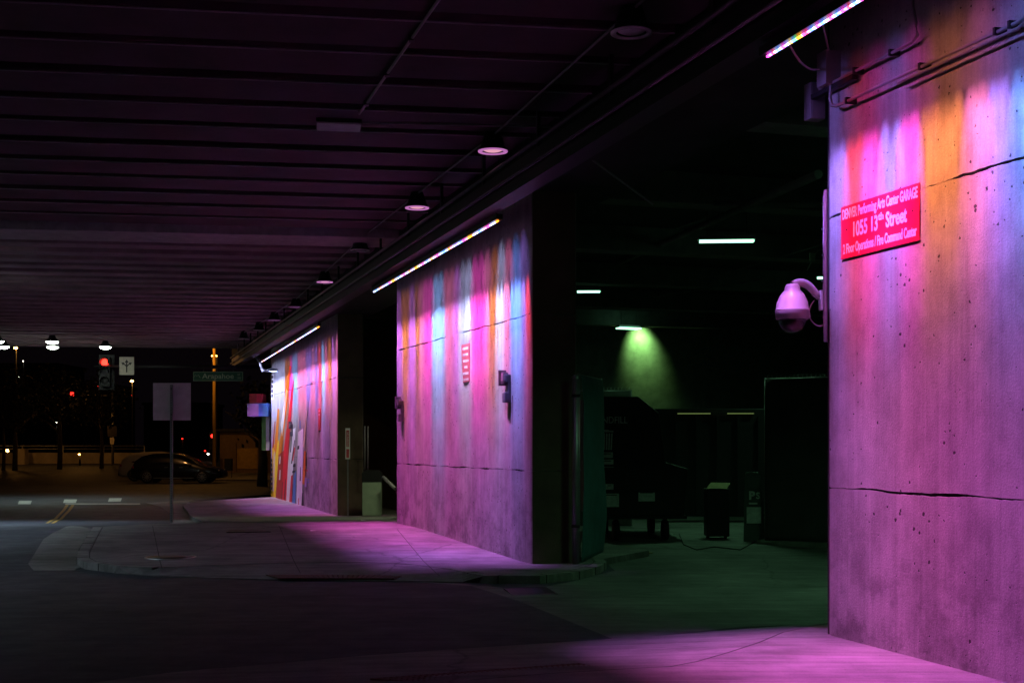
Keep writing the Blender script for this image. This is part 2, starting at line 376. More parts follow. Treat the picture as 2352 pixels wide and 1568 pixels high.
# tactile pads
def pad(pts, label, f=Wp, n=(26, 5), dz=0):
    q = [Vector(p) for p in f(*pts)]
    c = sum(q, Vector((0, 0)))/4
    t = thing('tactile_pad', label, 'tactile paving', (c.x, c.y, walk_z(c.y)+dz))
    base = MB(); zz = lambda p: walk_z(p.y)+dz-(walk_z(c.y)+dz)
    up = [(p.x-c.x, p.y-c.y, zz(p)+.009) for p in q]; dn = [(x, y, z-.02) for x, y, z in up]
    base.quad(*up)
    for i in range(4): base.quad(up[i], up[(i+1) % 4], dn[(i+1) % 4], dn[i])
    base.build('plate', M['tactile'], t)
    dm = MB()
    for i in range(n[0]):
        for j in range(n[1]):
            u = (i+.5)/n[0]; v = (j+.5)/n[1]
            p = q[0].lerp(q[1], u).lerp(q[3].lerp(q[2], u), v)
            dm.lathe([(.012, 0), (.01, .004), (.002, .006)], (p.x-c.x, p.y-c.y, zz(p)+.009), 5)
    d = dm.build('domes', M['tactile'], t); d['kind'] = 'stuff'
pad([(610, 1320), (930, 1322), (905, 1329), (640, 1328)], 'dark red tactile strip at the kerb edge in front of the middle pier', f=lambda *a: [tuple(hit(x, y, -KERB+.03)[:2]) for x, y in a], dz=-KERB+.03)
def nearz(f): return f
pad([(850, 1550), (1330, 1515), (1400, 1530), (1010, 1562)][:4], 'dark red tactile strip on the nearest pavement at the bottom of the view', f=Wp, n=(36, 6), dz=-.03)
# covers
def cover(px, py, w, h, rot, label, f=W, round_=False, dz=0):
    p = f(px, py); t = thing('access_cover', label, 'access cover', (p.x, p.y, p.z+dz), rot)
    if round_:
        MB().lathe([(0, .006), (w*.44, .006), (w*.44, -.01)], n=28).build('lid', M['dsteel'], t)
        MB().lathe([(w*.45, .004), (w*.45, .008), (w*.5, .008), (w*.5, -.01)], n=28).build('frame', M['steel'], t)
    else:
        k = 5
        for i in range(k):
            MB().box(-w/2+.02, w/2-.02, -h/2+.02+(h-.04)*i/k+.006, -h/2+.02+(h-.04)*(i+1)/k-.006, -.02, .006).build('slat', M['dsteel'], t)
        fr = MB()
        fr.box(-w/2, w/2, -h/2, -h/2+.02, -.02, .009).box(-w/2, w/2, h/2-.02, h/2, -.02, .009).box(-w/2, -w/2+.02, -h/2+.02, h/2-.02, -.02, .009).box(w/2-.02, w/2, -h/2+.02, h/2-.02, -.02, .009)
        fr.build('frame', M['dsteel'], t)
cover(1218, 1359, .56, .75, R(8), 'dark rectangular drain grate in the driveway concrete right of the island kerb', f=RD, dz=.006)
cover(392, 1279, .78, .78, 0, 'round dark manhole lid on the island pavement, left of the middle pier', round_=True)
cover(572, 1219.5, .8, .5, R(10), 'low dark lid on the pavement behind the blank square sign, near the mural pier')
# road markings
for i, (x, y) in enumerate(((56, 1153.5), (160, 1150.5), (263, 1147.5))):
    q = P((x-15, y+4), (x+14, y+4), (x+17, y-4), (x-12, y-4))
    drape(q, 'crosswalk_block', M['roadwhite'], -KERB+.004)
drape(P((148, 1158), (322, 1158), (322, 1155.6), (152, 1155.6)), 'stop_line', M['roadwhite'], -KERB+.004)
for dx in (0, 13):
    c = [(151+dx, 1159), (143+dx, 1171), (131+dx, 1183), (116+dx, 1194), (104+dx, 1201)]
    l = P(*c); r2 = P(*[(x+7, y+.3) for x, y in c])
    drape(l+r2[::-1], 'centre_line', M['roadyel'], -KERB+.004)

# ------------------------------------------------------------------ piers
def ring_pts(Lx, th, rad, n_arc=5, step=.035, ymin=None):
    """rounded outline, counter-clockwise: face is y=0, body to y=-th, x 0..Lx"""
    pts = []
    corners = [((0+rad), (0-rad), 90, 180), (rad, -th+rad, 180, 270), (Lx-rad, -th+rad, 270, 360), (Lx-rad, -rad, 0, 90)]
    for cx, cy, a0, a1 in corners:
        for i in range(n_arc+1):
            a = R(a0+(a1-a0)*i/n_arc); pts.append((cx+rad*math.cos(a), cy+rad*math.sin(a)))
    n = max(2, int((Lx-2*rad)/step))
    for i in range(1, n): pts.append((Lx-rad-(Lx-2*rad)*i/n, 0))
    return pts
def make_pier(label, P0, P1, th, joints, ztop, rad, seed):
    d = (P1-P0); d.z = 0; Lx = d.length; ang = math.atan2(d.y, d.x)
    t = thing('concrete_pier', label, 'bridge pier', (P0.x, P0.y, 0), ang)
    ring = ring_pts(Lx, th, rad); cx, cy = Lx/2, -th/2
    levels = [-1.0]+joints+[ztop]
    for k in range(len(levels)-1):
        z0, z1 = levels[k], levels[k+1]; bm = bmesh.new(); rows = []
        def row(z, inset, jit, top):
            out = []
            for (x, y) in ring:
                # inset towards the body
                sx = (inset if x < rad*1.01 else (-inset if x > Lx-rad*1.01 else 0)); sy = -inset if y > -rad*1.01 else (inset if y < -th+rad*1.01 else 0)
                j = 0
                if jit:
                    nn = noise.noise(Vector((x*2.1+seed, y*2.1, z*3+top*9)))+.5*noise.noise(Vector((x*9+seed, y*9, z*5+top*5)))+.3*noise.noise(Vector((x*31+seed, y*9, z*5+top*5)))
                    j = jit*max(-.25, nn)
                out.append(bm.verts.new((x+sx, y+sy, z+(j if top == 0 else -j))))
            return out
        jb = .022 if k > 0 else 0; jt = .022 if k < len(levels)-2 else 0
        rows.append(row(z0+(.004 if k else 0), .03 if k else 0, jb, 0))
        if k: rows.append(row(z0+.007, 0, jb, 0))
        else: rows.append(row(z0+.01, 0, 0, 0))
        rows.append(row(z1-.007, 0, jt, 1)); rows.append(row(z1-.004, .03 if k < len(levels)-2 else 0, jt, 1))
        n = len(ring)
        for q, w in zip(rows, rows[1:]):
            for i in range(n): bm.faces.new((q[i], q[(i+1) % n], w[(i+1) % n], w[i]))
        bm.faces.new(rows[-1])
        bmesh.ops.recalc_face_normals(bm, faces=bm.faces)
        me = bpy.data.meshes.new('concrete_lift'); bm.to_mesh(me); bm.free(); me.materials.append(M['wall'])
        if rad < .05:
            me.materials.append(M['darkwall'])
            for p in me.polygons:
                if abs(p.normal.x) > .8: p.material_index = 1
        link(bpy.data.objects.new('concrete_lift', me), t)
    MB().box(.035, Lx-.035, -th+.035, -.028, -.9, ztop-.05).build('joint_core', M['joint'], t)
    t['L'] = Lx
    return t, P0, d.normalized(), Lx
A = Vector((2.67, 10.96, 0))
ZT = EYE+3.7
pier1 = make_pier('nearest concrete pier with the red address sign, lit pink, orange and violet', A-U*7, A+U*.12, 1.0, [1.235, 3.5], ZT, .15, 1.0)
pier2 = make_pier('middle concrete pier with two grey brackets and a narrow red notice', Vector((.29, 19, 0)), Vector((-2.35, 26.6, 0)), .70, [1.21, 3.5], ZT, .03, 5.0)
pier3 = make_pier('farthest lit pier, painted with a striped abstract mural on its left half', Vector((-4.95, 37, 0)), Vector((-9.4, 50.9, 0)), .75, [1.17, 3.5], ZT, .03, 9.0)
del pier1[0]['L'], pier2[0]['L'], pier3[0]['L']
def faceX(pier, px):
    _, P0, d, L = pier; r = (px-1176)/3000
    return (P0.x-r*P0.y)/(r*d.y-d.x)
def faceXZ(pier, px, py):
    x = faceX(pier, px); Y = pier[1].y+pier[2].y*x
    return x, EYE-(py-1020)*Y/3000
def world_of(pier, x, y, z):
    _, P0, d, L = pier; n = Vector((-d.y, d.x, 0))
    return P0+d*x+n*y+Vector((0, 0, z))
def mount(name, label, cat, pier, x, z, y=0.0, group=None):
    d = pier[2]; p = world_of(pier, x, y, z)
    return thing(name, label, cat, p, math.atan2(d.y, d.x), group)

# ------------------------------------------------------------------ bridge
def LS(d, s, z=0): return NR*d+U*s+Vector((0, 0, z))
bridge = thing('road_bridge', 'dark concrete bridge overhead with a row of closely spaced cross girders', 'bridge', LS(5.3, 0, 0), ANG_U)
# local frame: x along U, y = left of line (towards the road)
ZB = EYE+4.03
MB().box(-6, 60, -1.9, 0, ZT+.0, ZT+1.4).build('pier_cap', M['soot'], bridge)
sk = math.tan(math.atan2(.148, .989)-math.atan2(.2949, .9555))    # beams are skewed to the cap
def skewbox(x, w, ylen, z0, z1, mt, name):
    mb = MB(); vs = []
    sl = math.sin(R(17.15-8.51))/math.cos(R(17.15-8.51))
    for z in (z0, z1):
        for (xx, yy) in ((x-w/2, .0), (x+w/2, .0), (x+w/2-sl*ylen*-1, ylen), (x-w/2-sl*ylen*-1, ylen)):
            vs.append(mb.bm.verts.new((xx, yy, z)))
    for f in ((0,1,2,3),(4,7,6,5),(0,4,5,1),(1,5,6,2),(2,6,7,3),(3,7,4,0)): mb.bm.faces.new([vs[i] for i in f])
    return mb.build(name, mt, bridge, bevel=.015)
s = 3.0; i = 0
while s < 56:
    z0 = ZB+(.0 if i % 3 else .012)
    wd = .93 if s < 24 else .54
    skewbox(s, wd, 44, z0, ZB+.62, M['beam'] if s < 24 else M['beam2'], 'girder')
    if s < 24: skewbox(s-wd/2+.02, .028, 43.98, z0-.018, z0-.003, M['edge'], 'edge_angle')  # added pale strip painting the lit lower edge of each near girder
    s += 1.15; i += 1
skewbox(25.1, 1.25, 44, ZB-.10, ZB+.55, M['edge'], 'expansion_beam')
mb = MB(); sl = math.tan(R(17.15-8.51))
vs = [mb.bm.verts.new(p) for p in ((-6, 0, ZB+.60), (57, 0, ZB+.60), (57+sl*44, 44, ZB+.60), (-6+sl*44, 44, ZB+.60))]
vt = [mb.bm.verts.new(v.co+Vector((0, 0, .5))) for v in vs]
mb.bm.faces.new(vs); mb.bm.faces.new(vt[::-1])
for k in range(4): mb.bm.faces.new((vs[k], vs[(k+1) % 4], vt[(k+1) % 4], vt[k]))
mb.build('deck', M['soot'], bridge)
# garage ceiling to the right of the cap
MB().box(-6, 60, -32, -1.9, ZT+.75, ZT+1.2).build('garage_ceiling', M['soot'], bridge)
for k in range(9):
    MB().box(4+k*5.2, 4.5+k*5.2, -31.9, -1.9, ZT+.25, ZT+.749).build('garage_beam', M['garage'], bridge)
# service tray running in front of the cap
tray = thing('service_tray', 'long dark steel tray and conduits running above the colour light bars', 'cable tray', LS(4.97, 0, 0), ANG_U)
MB().box(2, 55, -.13, .12, EYE+3.17, EYE+3.2).build('tray_base', M['dsteel'], tray)
MB().box(2, 55, .10, .12, EYE+3.2, EYE+3.52).build('tray_side', M['dsteel'], tray)
MB().box(2, 55, -.13, -.11, EYE+3.2, EYE+3.52).build('tray_side', M['dsteel'], tray)
MB().tube([(2, .17, EYE+3.56), (55, .17, EYE+3.56)], .025, 8).build('conduit', M['pipe'], tray)
MB().tube([(2, .165, EYE+3.33), (55, .165, EYE+3.33)], .02, 8).build('conduit', M['pipe'], tray)
for k in range(22):
    MB().box(3+k*2.4, 3.05+k*2.4, -.02, .02, EYE+3.52, ZB+.6).build('hanger', M['dsteel'], tray)

# ------------------------------------------------------------------ colour light bars
def led_bar(label, pA, pB, n_diode, seq, group='colour light bars along the pier line'):
    d = pB-pA; L = d.length; ang = math.atan2(d.y, d.x)
    t = thing('light_bar', label, 'light bar', pA, ang, group)
    MB().box(-.05, L+.05, -.045, .045, .012, .085).build('housing', M['led_case'], t)
    w = L/n_diode
    protos = {}
    for i in range(n_diode):
        k = seq[i % len(seq)]
        if k not in protos:
            o = MB().cbox((0, 0, .0), (w*.8, .018, .012)).build('diode', M['led_'+k], t); protos[k] = o
        else:
            o = protos[k].copy(); COL.objects.link(o); o.parent = t
        o.location = ((i+.5)*w, 0, 0)
    for i in range(int(L/1.5)+1):
        x = min(L-.1, .1+i*1.5)
        MB().box(x-.015, x+.015, -.012, .012, .085, .13).build('bracket', M['dsteel'], t)
    return t
HL = 3.05
b1a = at(1762, 131, 3000*HL/889.); b1dir = (at(1978, 0, 3000*HL/1020.)-b1a).normalized()
led_bar('nearest colour light bar at the upper right, separate coloured dots visible', b1a, b1a+b1dir*6.0, 150, 'mvrwbwmvwybgoymrvbwmvbwkmwbv')
led_bar('middle colour light bar, above the pier with two brackets', at(1145, 507, 3000*HL/513.), at(858, 671, 3000*HL/349.), 60, 'owwmkwbwwoykmbwvwkowbcwmkwowbwmkwyowv')
led_bar('farthest colour light bar, above the mural pier', at(733, 750, 3000*HL/270.), at(601, 831, 3000*HL/189.), 60, 'oowwbwkwwvwbwwkwwwm')

def spot(pier, x, off, c, power, theta=37, size=47, sx=.29, zl=EYE+HL):
    ld = bpy.data.lights.new('led_beam', 'SPOT'); ld.energy = power; ld.color = c
    ld.spot_size = R(size); ld.spot_blend = 1.0; ld.shadow_soft_size = .03
    o = bpy.data.objects.new('led_beam', ld); COL.objects.link(o)
    d = pier[2]; n = Vector((-d.y, d.x, 0))
    dr = (-n*math.sin(R(theta))-Vector((0, 0, 1))*math.cos(R(theta))).normalized()
    zax = -dr; xax = d.copy(); yax = zax.cross(xax)
    m = Matrix((xax, yax, zax)).transposed().to_4x4(); m.translation = world_of(pier, x, off, zl-.03)
    o.matrix_world = m @ Matrix.Diagonal((sx, 1, 1, 1))
    return o
SP = 470
def wash(pier, stops, off, spacing, power, lo, hi, gl=.045, **kw):
    """stops: (x along wall, colour key, strength); beams every `spacing` take the nearest stop's colour"""
    x = lo
    stops = sorted(stops)
    while x <= hi:
        # blend between neighbouring stops, mostly nearest
        best = min(stops, key=lambda q: abs(q[0]-x)); c = Vector(LC[best[1]])*best[2]
        c = c*.93+Vector((.6, .2, .7))*.07
        oo = off(x) if callable(off) else off
        spot(pier, x+random.uniform(-.02, .02), oo, tuple(c), power*random.uniform(.85, 1.15), **kw)
        if int(x/spacing) % 2 == 0: spot(pier, x, oo, tuple(c), power*gl, theta=62, size=86, sx=.42)
        x += spacing
st1 = [(7-t, c, k) for t, c, k in ((-.15, 'v', .8), (.12, 'v', .9), (.36, 'r', 1.0), (.6, 'm', 1.1), (.88, 'v', 1.2), (1.15, 'm', 1.1), (1.42, 'o', .72), (1.62, 'o', .66), (1.85, 'k', .9), (2.15, 'v', .95), (2.45, 'b', 1.0), (2.75, 'b', .9), (3.3, 'm', .8), (3.9, 'v', .9), (4.6, 'p', .8), (5.5, 'k', .8))]
wash(pier1, st1, .83, .13, SP*.62, 1.5, 7.1)
zx = lambda x: (900+x/1.633)*.9408
def st(pier, lst, f): return [(faceX(pier, f(x)), c, k) for x, c, k in lst]
st2 = st(pier2, [(122, 'p', .7), (150, 'o', .5), (172, 'p', .8), (196, 'o', .45), (212, 'k', .8), (235, 'm', 1.1), (262, 'c', 1.5), (290, 'c', 1.3), (322, 'k', .8), (340, 'p', 1.0), (368, 'w', 1.1), (398, 'w', 1.3), (425, 'm', 1.2), (450, 'm', 1.2), (475, 'k', 1.1), (495, 'o', .8), (518, 'w', 1.3), (548, 'k', 1.0), (575, 'b', 1.2), (600, 'b', 1.2), (618, 'v', .8), (640, 'r', .6)], zx)
offp2 = lambda x: .84+.035*0*x
wash(pier2, st2, .82, .17, SP*1.0, .2, 8.2, theta=33, size=53, sx=.24)
z2 = lambda x: (560+x/2.704)*.9408
st3 = st(pier3, [(282, 'w', 1.0), (312, 'w', 1.1), (345, 'w', 1.1), (382, 'o', .6), (405, 'm', .9), (432, 'c', 1.1), (470, 'k', .9), (500, 'k', .9), (525, 'v', .9), (552, 'k', .9), (575, 'v', .8), (595, 'r', .9), (620, 'c', 1.2), (645, 'k', .8), (665, 'o', .7), (690, 'p', .8), (705, 'k', .8)], z2)
wash(pier3, st3, .85, .3, SP*.95, .1, 14.4, gl=.12, sx=.5)
# the low part of the wall: mixed, softer colour from the bars' wide optics
def lowwash(pier, off, lst, power, sp):
    x = .35
    while x < pier[3]-.2:
        c = Vector((0, 0, 0)); wt = 0
        for xx, col in lst:
            w = 1/(abs(xx-x)+.35)**2; c += Vector(col)*w; wt += w
        spot(pier, x, off, tuple(c/wt), power, theta=15, size=42, sx=.8); x += sp
PK = (.95, .22, .62); LV = (.58, .2, 1); MG = (.95, .13, .8); SA = (1, .24, .42)
lowwash(pier1, .83, [(7, MG), (6.4, PK), (5.9, MG), (5.4, SA), (5.0, LV), (4.5, LV), (3.5, MG), (2, LV), (.5, PK)], 160, .42)
lowwash(pier2, .82, [(0, LV), (1.2, LV), (2.2, PK), (3.2, SA), (4.2, MG), (5.2, PK), (6.2, MG), (7.8, MG)], 170, .5)
lowwash(pier3, .85, [(0, SA), (1.5, LV), (3.5, PK), (5, PK), (7, (.8, .55, .85)), (9, (.9, .85, .95)), (14, (1.2, 1.15, 1.0))], 380, .9)
# the same bars' downward spill on the pavement
def spill(pier, off, xs, keys, power):
    for x, k in zip(xs, keys):
        c = Vector(LC[k])*.5+Vector((.75, .15, .75))*.5
        spot(pier, x, off, tuple(c), power, theta=1, size=43, sx=1)
spill(pier1, .83, [3.2, 4.4, 5.4, 6.2, 6.7], 'mpmkv', 1050)
spill(pier2, .82, [.9, 1.8, 2.7, 3.7, 4.8, 5.9, 7.0, 8.0], 'vvvmpkmm', 1000)
spill(pier3, .85, [.5, 2.5, 4.5, 6.5, 8.5, 10.5, 12.5, 14], 'kpvpwkwp', 1000)

# ------------------------------------------------------------------ high bay pendants
M['e_ring'] = emis('faint pink lamp ring', (.85, .28, .8), .55); M['e_lens'] = emis('faint warm pink lens', (1, .45, .6), .8); M['e_ring2'] = emis('very faint purple ring', (.6, .2, .6), .12)  # rims and lenses of unlit pendants glow to imitate reflected wall light
def pendant_proto(label, lit, diam):
    t = thing('pendant_lamp', label, 'lamp', (0, 0, 0), 0)
    r = diam/2
    MB().lathe([(.0, .42), (.05, .42), (.05, .3), (.09, .26), (.13, .14), (r*.82, .05), (r, .01), (r*.99, 0)], n=28).build('shade', M['black'], t)
    MB().lathe([(r, 0), (r, -.012), (r*.74, -.012), (r*.74, 0)], n=32).build('rim', M['rimmetal'], t)
    MB().lathe([(r*.92, .0), (r*.8, -.05), (r*.5, -.09), (0, -.10)] if lit else [(r*.66, .012), (r*.5, -.002), (0, -.008)], n=28).build('lens', M['e_cool'] if lit else M['camwhite'], t)
    MB().tube([(0, 0, .42), (0, 0, .70)], .035, 8).build('stem', M['black'], t)
    MB().cbox((0, 0, .47), (.10, .10, .08)).build('junction_box', M['dsteel'], t)
    return t
plabels = ['unlit pendant lamp nearest the camera, dark, right of the conduit at the top', 'pendant lamp with a glowing pink and orange rim, second of the row', 'third pendant lamp, purple rim below a black stem', 'fourth pendant lamp, dark disc in front of the wide girder', 'fifth pendant lamp, thin purple rim, left of the mural light bar start', 'sixth pendant lamp down the row from the camera, faint rim', 'seventh pendant lamp down the row, black stem', 'eighth pendant lamp down the row, just before the pipe bend', 'ninth and farthest unlit pendant lamp, small, near the street opening']
ppos = [(1450, 12.06), (1132, 16.94), (958, 21.0), (827, 25.6), (746, 30.6), (680, 36.2), (630, 40), (595, 43.5), (560, 47)]
p0 = pendant_proto(plabels[0], False, .385)
for i, (px, Y) in enumerate(ppos):
    o = p0 if i == 0 else copy_tree(p0)
    o.location = ((px-1176)*Y/3000, Y, EYE+3.8); o['label'] = plabels[i]; o['group'] = 'dark pendant lamps under the bridge'
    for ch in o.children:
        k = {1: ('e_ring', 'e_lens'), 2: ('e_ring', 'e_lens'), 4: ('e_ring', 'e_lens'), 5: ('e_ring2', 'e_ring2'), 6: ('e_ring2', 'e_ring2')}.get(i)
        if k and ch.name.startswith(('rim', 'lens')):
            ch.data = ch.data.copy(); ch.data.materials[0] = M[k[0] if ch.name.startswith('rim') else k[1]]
lpos = [(-17.0, 48.3, 'lit white pendant lamp, upper one of the close pair left of the red signal'), (-17.9, 50.9, 'lit white pendant lamp, lower one of the close pair left of the red signal'),
        (-15.85, 50.9, 'lit white pendant lamp directly above the red traffic signal'), (-18.95, 48.1, 'lit white pendant lamp cut by the left edge, upper of two'), (-19.75, 50.7, 'lit white pendant lamp at the left edge, lower of two'), (-12.9, 31, 'lit white pendant lamp just outside the left edge of the view'), (-11.8, 25.5, 'lit white pendant lamp outside the left edge, nearer the camera'), (-3, -6, 'lit white pendant lamp behind the viewpoint'), (-12.5, 17, 'lit white pendant lamp outside the left edge, abreast of the island tip')]  # last two are added, unseen fill lamps for the foreground and blank sign
l0 = pendant_proto(lpos[0][2], True, .5)
for i, (x, y, lb) in enumerate(lpos):  # two lamps before the added pair are unseen, assumed from the lit road
    o = l0 if i == 0 else copy_tree(l0)
    o.location = (x, y, EYE+3.8); o['label'] = lb; o['group'] = 'lit pendant lamps over the roadway'
    ld = bpy.data.lights.new('pendant_light', 'SPOT'); ld.energy = ([160]*5+[1700, 700, 500, 1100])[i]; ld.color = (.72, 1, .92) if i < 5 else (.62, .82, 1); ld.spot_size = R(120); ld.spot_blend = .8; ld.shadow_soft_size = .12
    lo = bpy.data.objects.new('pendant_light', ld); COL.objects.link(lo); lo.location = (x, y, EYE+3.66); lo.data.spot_size = R(150 if i == 8 else 105)

# ceiling conduits
def wire(name, label, cat, pts, r, mt='pipe', n=8):
    o = MB().tube(pts, r, n).build(name, M[mt]); return tag(o, label, cat)
cz = EYE+4.0
pl = [Vector(((px-1176)*Y/3000, Y, 0)) for px, Y in ppos]
e0 = pl[0]-(pl[2]-pl[0]).normalized()*5
wire('ceiling_conduit', 'thin conduit linking the tops of the unlit pendant lamps', 'conduit', [(p.x, p.y, cz+random.uniform(-.02, .02)) for p in [e0]+pl], .014)
q0 = at(1008, 0, 3000*4.0/1020.); q1 = at(825, 262, 3000*4.0/758.)
wire('ceiling_conduit', 'short conduit at the top centre leading to the flat ceiling box', 'conduit', [tuple(q0-(q1-q0)*1.5), tuple(q1)], .016)
for k in range(3):
    p = q0.lerp(q1, .28+.3*k); MB().cbox(p, (.05, .09, .05)).build('conduit_clip', M['dsteel']); 
for o in list(COL.objects):
    if o.name.startswith('conduit_clip'): tag(o, 'small dark clip holding the short conduit at the top centre, '+['nearest the frame edge', 'middle of three', 'closest to the flat box'][int(o.name[-1]) if o.name[-1].isdigit() else 0], 'clip', 'conduit clips at the top centre')
bx = at(778, 291, 3000*3.98/729.)
t = thing('ceiling_box', 'flat pale rectangular box under the girders, left of the pendant row', 'light fitting', bx, R(8.5))
MB().cbox((0, 0, .05), (.56, .42, .09)).build('casing', M['dsteel'], t); MB().cbox((0, 0, -.006), (.54, .40, .02)).build('cover_plate', M['signback'], t)
cr = at(1270, 292, 3000*3.98/728.); cr2 = at(1330, 345, 17.0); cr3 = at(1500, 470, 17.3)
wire('ceiling_conduit', 'cross conduit from the ceiling box towards the piers, bending down at its end', 'conduit', [tuple(bx+Vector((.3, 0, .05))), tuple(cr), tuple(cr2), tuple(cr3)], .015)

# ------------------------------------------------------------------ text
def text(body, size, mt, parent, loc, rot, name='lettering', sx=1.0, bold=.0, depth=.001, align='CENTER'):
    cu = bpy.data.curves.new(name, 'FONT'); cu.body = body; cu.size = size; cu.align_x = align; cu.align_y = 'CENTER'; cu.offset = bold; cu.extrude = depth; cu.resolution_u = 5
    tmp = bpy.data.objects.new(name+'_tmp', cu); COL.objects.link(tmp)
    dg = bpy.context.evaluated_depsgraph_get(); me = bpy.data.meshes.new_from_object(tmp.evaluated_get(dg))
    bpy.data.objects.remove(tmp); me.name = name; me.materials.clear(); me.materials.append(mt)
    if isinstance(sx, tuple):
        w = max(v.co.x for v in me.vertices)-min(v.co.x for v in me.vertices); sx = sx[0]/w
    o = bpy.data.objects.new(name, me); link(o, parent); o.location = loc; o.rotation_euler = rot; o.scale = (sx, 1, 1)
    return o
FACE = (R(90), 0, R(180))      # text lying on a pier face (local +y outwards), read from the road

# address sign
sx0 = 7-.19; sx1 = 7-1.28; scx = (sx0+sx1)/2; sw = sx0-sx1; zc = 3.335; sh = .43
t = mount('address_sign', 'red sign with white lettering, giving the garage address, on the nearest pier', 'sign', pier1, scx, zc)
MB().box(-sw/2, sw/2, .006, .012, -sh/2, sh/2).build('panel', M['signred'], t, bevel=.001)
text('DENVER Performing Arts Center GARAGE', .115, M['white'], t, (0, .0135, .145), FACE, sx=(sw*.96,), bold=.003)
text('1055 13', .165, M['white'], t, (.19, .0135, .0), FACE, sx=(.35,), bold=.0042)
text('th', .08, M['white'], t, (-.04, .0135, .045), FACE, sx=(.075,), bold=.002)
text('Street', .165, M['white'], t, (-.245, .0135, .0), FACE, sx=(.28,), bold=.0042)
text('2 Floor Operations / Fire Command Center', .11, M['white'], t, (0, .0135, -.14), FACE, sx=(sw*.94,), bold=.0028)
for a, b in ((-.46, .02), (.46, .02)):
    MB().lathe([(.0, .004), (.007, .003), (.008, 0)], n=10).build('bolt', M['dsteel'], t, M=Matrix.Translation((a, .012, b))@Matrix.Rotation(R(-90), 4, 'X'))

# steel channel, dome camera at the pier's end
chx = 7.09
t = mount('steel_channel', 'tall pinkish steel channel on the end of the nearest pier', 'channel', pier1, chx+.012, 0, -.06)
z0, z1 = 2.47, 3.76
MB().box(0, .05, -.035, .035, z0, z1).build('channel_body', M['channel'], t, bevel=.003)
MB().tube([(.055, .03, z0+.2), (.055, .03, z1-.05)], .008, 6).build('side_cable', M['pipe'], t)
for k in range(5): MB().cbox((.055, .03, z0+.3+k*.22), (.02, .03, .012)).build('cable_clip', M['steel'], t)
cp = at(1820, 700, 10.95)
t = thing('dome_camera', 'white dome security camera hanging from a curved arm at the end of the nearest pier', 'security camera', cp)
r = .142
MB().lathe([(.0, .175), (.05, .172), (.062, .15), (.065, .125), (.10, .085), (.128, .02), (.137, -.03), (.142, -.045)], n=40).build('housing', M['camwhite'], t)
MB().lathe([(.142, -.048), (.143, -.052), (.14, -.115), (.125, -.125)], n=40).build('collar', M['camdark'], t)
MB().lathe([(.112, -.12), (.106, -.16), (.088, -.2), (.055, -.228), (.0, -.238)], n=36).build('dome', M['glass'], t)
MB().lathe([(.0, -.12), (.06, -.13), (.055, -.17), (.0, -.19)], n=20).build('lens_module', M['blackpl'], t)
arm = []
for k in range(9):
    a = k/8; arm.append((.0+.235*a, .0+.03*a, .165+.035*math.sin(math.pi*min(1, a*1.1))-.10*a*a))
MB().tube(arm, [.036]*5+[.034, .032, .03, .03], 14).build('arm', M['camwhite'], t)
MB().cbox((.245, .03, .04), (.02, .09, .17)).build('wall_plate', M['camwhite'], t, bevel=.004)
lp = []
for k in range(14):
    a = math.pi*(.15+.95*k/13); lp.append((.235-.085*math.sin(a), .03, -.06+.115*math.cos(a)))
MB().tube(lp, .006, 6).build('cable_loop', M['pipe'], t)

# junction boxes and conduits on the nearest pier
t = mount('junction_box', 'upright grey junction box at the top corner of the nearest pier', 'junction box', pier1, 6.93, 4.72, .0)
MB().box(-.10, .05, .0, .14, -.15, .13).build('box', M['pipe'], t, bevel=.004); MB().box(.05, .056, .015, .125, -.13, .11).build('lid', M['pipe'], t)
MB().lathe([(.0, .012), (.02, .01), (.022, 0)], n=12).build('knockout', M['signpink'], t, M=Matrix.Translation((.056, .07, .03))@Matrix.Rotation(R(90), 4, 'Y'))
p = at(1871, 235, 11.2)
t = thing('junction_box', 'larger grey box behind the corner of the nearest pier, below the upright one', 'junction box', p, ANG_U)
MB().cbox((0, 0, 0), (.12, .14, .31)).build('box', M['pipe'], t, bevel=.005); MB().cbox((-.064, 0, 0), (.006, .12, .29)).build('lid', M['pipe'], t)
def pier_path(pts): return [tuple(world_of(pier1, x, y, z)) for x, y, z in pts]
low = [(6.86, .08, 4.58), (6.865, .08, 4.46), (6.84, .08, 4.395), (6.77, .08, 4.372)]+[(6.77-k*.45, .08+.004*math.sin(k), 4.37) for k in range(1, 6)]
low += [(4.5, .08, 4.375), (4.40, .08, 4.40), (4.34, .08, 4.47), (4.32, .08, 4.6), (4.32, .08, 5.2)]
t = thing('wall_conduit', 'lower long conduit along the nearest pier, turning up at the right edge', 'conduit', (0, 0, 0))
MB().tube(pier_path(low), .014, 8).build('pipe', M['pipe'], t)
MB().tube(pier_path([(x, y+.01, z-.045) for x, y, z in low[5:9]]+[(4.46, .09, 4.34), (4.3, .09, 4.39), (4.26, .09, 4.5), (4.25, .09, 5.2)]), .012, 8).build('pipe', M['pipe'], t)
for x in (6.6, 5.6, 4.75, 4.6): MB().box(-.012, .012, 0, .1, -.02, .03).build('clamp', M['dsteel'], t, M=Matrix.Translation(world_of(pier1, x, 0, 4.37))@Matrix.Rotation(ANG_U, 4, 'Z'))
up = [(7.05, .07, 4.585), (6.9, .07, 4.585)]+[(6.9-k*.3, .07, 4.586) for k in range(1, 4)]+[(5.72, .07, 4.59), (5.66, .07, 4.62), (5.68, .07, 4.72), (5.72, .07, 4.85), (5.72, .07, 5.25)]
t = thing('wall_conduit', 'upper shorter conduit on the nearest pier, rising at the middle of its face', 'conduit', (0, 0, 0))
MB().tube(pier_path(up), .013, 8).build('pipe', M['pipe'], t)
